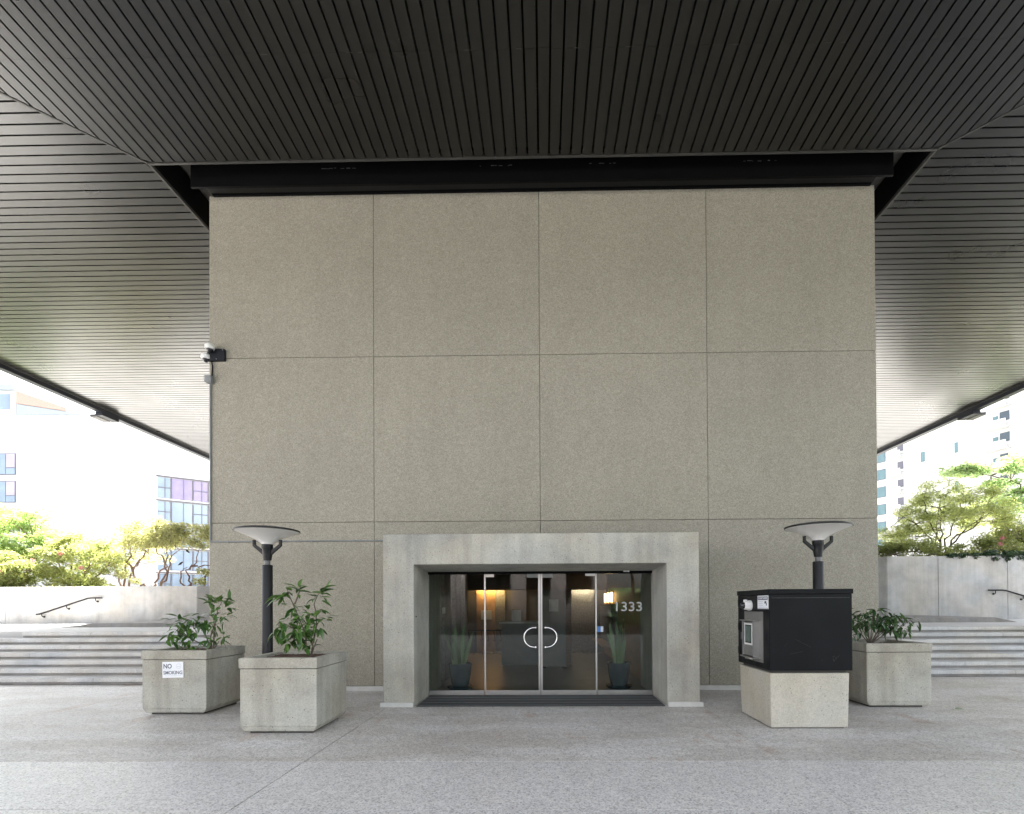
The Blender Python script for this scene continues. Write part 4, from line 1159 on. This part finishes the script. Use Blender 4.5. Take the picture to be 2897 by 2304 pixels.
# right bed
rm = random.Random(5)
mclump = []
for i in range(150):
    a = rm.uniform(0, 2*PI); q = math.sqrt(rm.random())
    x = q*math.cos(a)*2.85+.3; yv = q*math.sin(a)*1.5
    z = 2.1+1.85*math.sqrt(max(0, 1-q*q))*rm.uniform(.1, 1.0)-1.1*q*q*rm.random()
    if x < -1.2: z -= rm.uniform(0, .8)
    mclump.append(((x, yv, z), rm.uniform(.3, .55), 110))
tree('maple_tree', 'spreading yellow green maple with fanned dark stems behind the right wall', 'tree', None, (17.8, 23.0, 3.15),
     [[(0, 0, 0), (-.1, 0, .8), (-.5, 0, 2.0), (-.8, 0, 3.0)], [(0, 0, 0), (.05, .1, .9), (.1, .2, 2.2), (.0, .2, 3.4)], [(0, 0, 0), (.15, 0, .9), (.6, 0, 2.1), (1.0, 0, 3.2)], [(0, 0, 0), (.25, -.1, .9), (1.1, -.1, 1.8), (2.6, -.1, 2.6)], [(0, 0, 0), (-.15, 0, .7), (-.9, 0, 1.7), (-1.9, 0, 2.4)], [(0, 0, .3), (.5, .1, 1.2), (1.7, .1, 2.0), (2.9, 0, 2.2)], [(0, 0, .2), (-.3, -.1, 1.4), (-.2, -.1, 2.6)]],
     mclump, .085, M['maple'], M['bark'], .05, 41, .5, wig=0.15)
r2 = random.Random(6)
tree('flowering_bush', 'large yellow green bush with pink blossom under the maple, right', 'bush', GRt, (20.0, 21.2, 3.15),
     [[(0, 0, 0), (-.1, 0, .6), (-.5, 0, 1.3)], [(0, 0, 0), (.3, 0, .6), (.8, 0, 1.3)], [(0, 0, 0), (-.8, 0, .4), (-1.6, 0, .8)], [(0, 0, 0), (1.0, 0, .4), (2.0, 0, .9)]],
     blob(r2, (.1, 0, .85), (2.5, .7, .9), 54, .4, 110), .12, M['rhodo'], M['bark_red'], .05, 42, flowers=[(-1.75, -.6, .75), (-1.65, -.6, .98), (2.0, -.5, 1.6), (1.9, -.6, .7)])
tree('flowering_bush', 'low mixed azalea bush along the top of the right wall', 'bush', GRt, (15.0, 20.9, 3.15),
     [[(0, 0, 0), (-.5, 0, .3), (-1.4, 0, .4)], [(0, 0, 0), (.5, 0, .3), (1.5, 0, .4)], [(0, 0, 0), (0, 0, .5)]],
     blob(r2, (0, 0, .42), (2.6, .6, .5), 44, .32, 90), .11, M['rhodo'], M['bark_red'], .04, 43)
tree('flowering_bush', 'thin bronze bush where the right wall turns behind the core', 'bush', GRt, (12.2, 21.4, 3.15),
     [[(0, 0, 0), (-.4, 0, .4), (-.8, 0, .7)], [(0, 0, 0), (.4, 0, .5), (.9, 0, .6)]],
     blob(r2, (0, 0, .5), (1.2, .5, .35), 14, .3, 65), .11, M['rhodo_pale'], M['bark_red'], .035, 44)
r3 = random.Random(8)
lay = blob(r3, (-2.6, 0, 4.5), (1.9, .7, .22), 18, .36, 80)+blob(r3, (-.6, 0, 3.0), (1.4, .8, .55), 18, .4, 95)+blob(r3, (-.3, 0, 4.9), (1.3, .8, .35), 16, .4, 90)+blob(r3, (-1.4, .3, 3.9), (.9, .4, .25), 8, .3, 70)
tree('layered_tree', 'thin green tree reaching in from the right edge above the maple', 'tree', None, (22.6, 23.6, 3.15),
     [[(.5, 0, 0), (.4, 0, 1.6), (.0, 0, 3.0), (-1.2, 0, 4.0), (-2.6, 0, 4.5)], [(.4, 0, 1.6), (.5, 0, 3.2), (.2, 0, 4.9)]], lay, .13, M['treeleaf'], M['bark'], .06, 45, .5)
iv = []
ri = random.Random(12)
for i in range(150):
    x = ri.uniform(14.9, 22.0)
    f = min(1, (x-14.6)/2.0)
    iv.append(((x, 18.97+ri.uniform(-.06, .35), 3.30+ri.uniform(-.03, .12)*f-(ri.random()**3)*.22*f), .12, 24))
o = crown_mesh('ivy', M['ivy'], iv, .10, 77, None, 0.8)
prop(o, 'dark green ivy spilling over the top of the right wall', kind='stuff')

for nm, xa, xb, z, mt_ in (('left', -34, -9.3, 2.22, 'rhodo'), ('right', 9.3, 34, 3.16, 'rhodo_green')):
    gc = []
    for i in range(520):
        qx, qy = rnd.uniform(xa, xb), rnd.uniform(19.8, 24.9)
        if abs(qx) < 13.4 and qy < 19.7+(13.4-abs(qx))*0.85: continue
        gc.append(((qx, qy, z+rnd.uniform(-0.02, 0.08)), 0.38, 16))
    o = crown_mesh('reflector_cover', M['cover'], gc, .22, 90, None, 0.3)  # added leaves over the soil, bouncing light up to the side soffits
    prop(o, 'added pale leaf cover brightening the soffit, filling the %s raised bed' % nm, kind='stuff')

# two small birds in the twisted tree
for k, (x, y, z) in enumerate(((-15.42, 21.8, 3.98), (-15.72, 21.8, 3.42))):
    t = thing('small_bird', ['upper dark bird perched in the forked shrub tree', 'lower dark bird perched on a bare twig'][k], 'bird', (x, y, z), 'birds in the twisted tree')
    MB().lathe([(0.004, -0.13), (0.02, -0.07), (0.042, -0.01), (0.045, 0.04), (0.03, 0.075), (0.034, 0.10), (0.022, 0.125), (0.003, 0.15)], (0, 0, 0), 10, 'x').build('body', M['lamp_black'], t, smooth=True)
    MB().tube([(-0.01, 0, -0.04), (0.0, 0, -0.08)], 0.005, 5).build('leg', M['lamp_black'], t)
    t.rotation_euler = (0, R(-35 if k else 40), 0)

# fallen leaf on the ground
t = thing('fallen_leaf', 'single green leaf lying on the paving beside the right planter', 'leaf', (6.02, 7.46, 0.005))
o = link('blade', leaf_mesh(M['leaf'], 0.22, 0.05, 0.3), t); o.scale = (0.16, 0.16, 0.16); o.rotation_euler = (0, 0.25, R(-75)); o.location = (-0.08, 0, 0.012)

# ------------------------------------------------------------------ city behind
def bparts(t, specs, name, mat):
    for b in specs: MB().box(*b).build(name, mat, t)
# curtain wall block, facade running away from the viewer on the right-hand face
t = thing('glazed_building', 'white block with violet and blue window grid, left behind the twisted trees', 'building', (-46.1, 60, 0))
MB().box(-0.4, 26, 0.3, 60, 0, 18.4).build('wall', M['white_wall'], t)
rb = random.Random(3)
def facade_point(): pass
bays = [0.0, 1.4, 3.6, 5.2, 7.2, 9.0, 11.5, 13.5, 16.0, 18.0, 20.5]
for fl in range(6):
    z0 = 17.45-fl*2.9-2.75; z1 = z0+2.45
    if z1 < 1: continue
    for i in range(len(bays)-1):
        a, b = bays[i]+0.08, bays[i+1]-0.08
        mt_ = [M['win_blue'], M['win_violet'], M['win_violet'], M['win_lilac'], M['white_wall'], M['win_lilac'], M['win_violet'], M['win_lilac'], M['white_wall'], M['win_lilac']][i]
        if fl > 0 and i in (0, 1, 2): mt_ = M['win_blue']
        w_ = MB().box(a, b, 0.17, 0.299, max(0.2, z0), z1).build('window', mt_, t)
        MB().box(a+(b-a)*0.55, a+(b-a)*0.55+0.07, 0.11, 0.169, max(0.2, z0), z1).build('mullion', M['frame_line'], w_)
        if i % 2 == 0: MB().box(a, b, 0.10, 0.169, z0+1.2, z0+1.28).build('transom', M['frame_line'], w_)
        MB().box(b+0.03, b+0.13, 0.08, 0.298, max(0.2, z0), z1).build('mullion', M['frame_line'], w_)
    MB().box(-0.1, 21, 0.05, 0.298, z1+0.10, z1+0.20).build('floor_line', M['frame_line'], t)
t.rotation_euler = (0, 0, R(38))
# big white block
t = thing('white_building', 'large white block with a red cornice at the left edge', 'building', (-62, 74, 0))
MB().box(-30, 14, 0, 30, 0, 30).build('wall', M['white_wall'], t)
MB().box(-30, -15.8, -0.5, 6, 33.7, 34.5).build('roof_slab', M['blue_band'], t)
MB().box(-30, -15.9, 0.0, 6, 30.01, 33.69).build('penthouse', M['white_wall'], t)
for k in range(5): MB().box(-29.5+k*2.7, -27.6+k*2.7, -0.05, -0.001, 30.9, 33.2).build('window', M['win_blue'], t)
MB().prism_y([(-15.6, 31.7), (-8.2, 30.5), (-8.2, 31.0), (-15.6, 33.5)], -0.3, 5).build('cornice', M['red_band'], t)
MB().prism_y([(-15.6, 30.01), (-6.0, 30.01), (-8.2, 30.45), (-15.6, 31.65)], -0.2, 5).build('roof_edge', M['blue_band'], t)
for k in range(5):
    z0 = 19.0-k*4.1+2.2
    f = MB().box(-18.6, -15.9, -0.06, 0.0, z0, z0+3.2).build('window', M['frame_line'], t)
    MB().box(-18.5, -17.4, -0.10, -0.061, z0+0.1, z0+3.1).build('pane', M['win_blue'], f)
    MB().box(-17.3, -16.0, -0.10, -0.061, z0+0.1, z0+1.0).build('pane', M['win_blue'], f)
    MB().box(-17.3, -16.0, -0.10, -0.061, z0+1.1, z0+3.1).build('pane', M['win_lilac'], f)
# apartment slab on the right: u runs away from the near end
t = thing('apartment_building', 'pale apartment block with balconies behind the right trees', 'building', (67, 70, 0))
ang = math.atan2(0.9, -0.44)
t.rotation_euler = (0, 0, ang)
s_ = 1.0018
# local +x = u (along the facade, away), local +y = into the building? facade faces the viewer on local -y or +y
# direction (cos,sin)=(-.44,.9): left normal = (-.9,-.44) faces the viewer -> local +y is the visible side
MB().box(-30, 42, -25, 0, 0, 62).build('wall', M['pale_wall'], t)
FH = 3.0
for k in range(14):
    zb_ = 2.4+k*FH
    # floor lines
    MB().box(-30, 42, 0.001, 0.03, zb_-0.04, zb_).build('floor_line', M['frame_line'], t)
    # balcony bay near
    MB().box(2.8, 3.9, 0.001, 0.05, zb_+1.0, zb_+2.3).build('window', M['win_dark'], t)
    o = MB().box(2.75, 5.1, 0.031, 1.3, zb_-0.16, zb_+0.0).build('balcony_slab', M['pale_wall'], t)
    MB().box(2.75, 5.1, 1.22, 1.29, zb_+0.01, zb_+1.0).build('railing', M['white_wall'], o)
    MB().box(4.1, 4.7, 0.001, 0.05, zb_+0.9, zb_+1.9).build('window', M['win_teal'], t)
    o = MB().box(16.6, 18.5, 0.031, 1.2, zb_-0.75, zb_-0.6).build('balcony_slab', M['pale_wall'], t)
    MB().box(16.6, 18.5, 1.12, 1.19, zb_-0.59, zb_+0.4).build('railing', M['white_wall'], o)
    MB().box(16.7, 17.6, 0.001, 0.05, zb_+0.45, zb_+1.7).build('window', M['frame_line'], t)
    f = MB().box(19.5, 21.6, 0.001, 0.04, zb_-0.7, zb_+1.15).build('window', M['frame_line'], t)
    MB().box(19.6, 20.5, 0.041, 0.06, zb_-0.6, zb_+1.05).build('pane', M['win_teal'], f)
    MB().box(20.6, 21.5, 0.041, 0.06, zb_-0.6, zb_+1.05).build('pane', M['win_teal'], f)
for (a, b, z0, z1) in ((13.5, 14.1, 24.2, 25.8), (9.0, 9.45, 24.4, 26.0), (13.5, 14.1, 30.2, 31.8), (9.0, 9.45, 18.4, 20.0)):
    MB().box(a, b, 0.031, 0.06, z0, z1).build('window', M['win_teal'], t)

# across the street, seen only in the door glass
t = thing('street_building', 'pinkish colonnaded block across the street, reflected in the doors', 'building', (-8, -26, 0))
MB().box(-30, 13.5, -14, -1.2, 0, 6.5).build('wall', M['wall_in'], t)
MB().box(-30, 13.5, -1.2, 0.0, 4.3, 6.5).build('upper_storey', M['pink_wall'], t)
for x in (-26, -20, -14, -8.5, 0.0, 5.2, 8.6, 12.2):
    MB().box(x, x+1.3, -1.19, -0.02, 0, 4.29).build('column', M['pink_wall'], t)
MB().box(8.6, 13.4, -1.19, -0.05, 0, 1.7).build('low_wall', M['pink_wall'], t)
MB().box(-30, 8.5, -1.0, -0.9, 2.9, 3.05).build('beam', M['wood'], t)
o = MB().prism([(5.6, -21), (40, -21), (40, -60), (5.6, -60)][::-1], -0.1, 0.2).add([(5.6, -21, 0.2), (40, -21, 0.2), (40, -40, 3.4), (5.6, -40, 3.4)], [(0, 1, 2, 3)]).build('lawn', M['grass'], fixn=False); prop(o, 'green lawn bank across the street', kind='structure')
GT = 'trees on the lawn across the street'
for k, (x, y, h) in enumerate(((7.5, -27, 9), (9.3, -30, 10), (11.5, -28, 9), (15, -31, 11), (20, -27, 10))):
    tree('street_tree', ['lawn tree nearest the colonnade across the street', 'second lawn tree from the colonnade across the street', 'middle tree on the lawn across the street', 'tall lawn tree set far back across the street', 'lawn tree farthest from the colonnade across the street'][k], 'tree', GT, (x, y, 1.0),
         [[(0, 0, 0), (.1, 0, h*.4), (.0, .2, h*.75)], [(.1, 0, h*.4), (1.2, .3, h*.7)], [(.1, 0, h*.4), (-1.2, -.3, h*.7)]],
         blob(r3, (0, 0, h*.78), (2.6, 2.4, h*.26), 22, .8, 60), .3, M['treeleaf'], M['bark'], .18, 60+k)
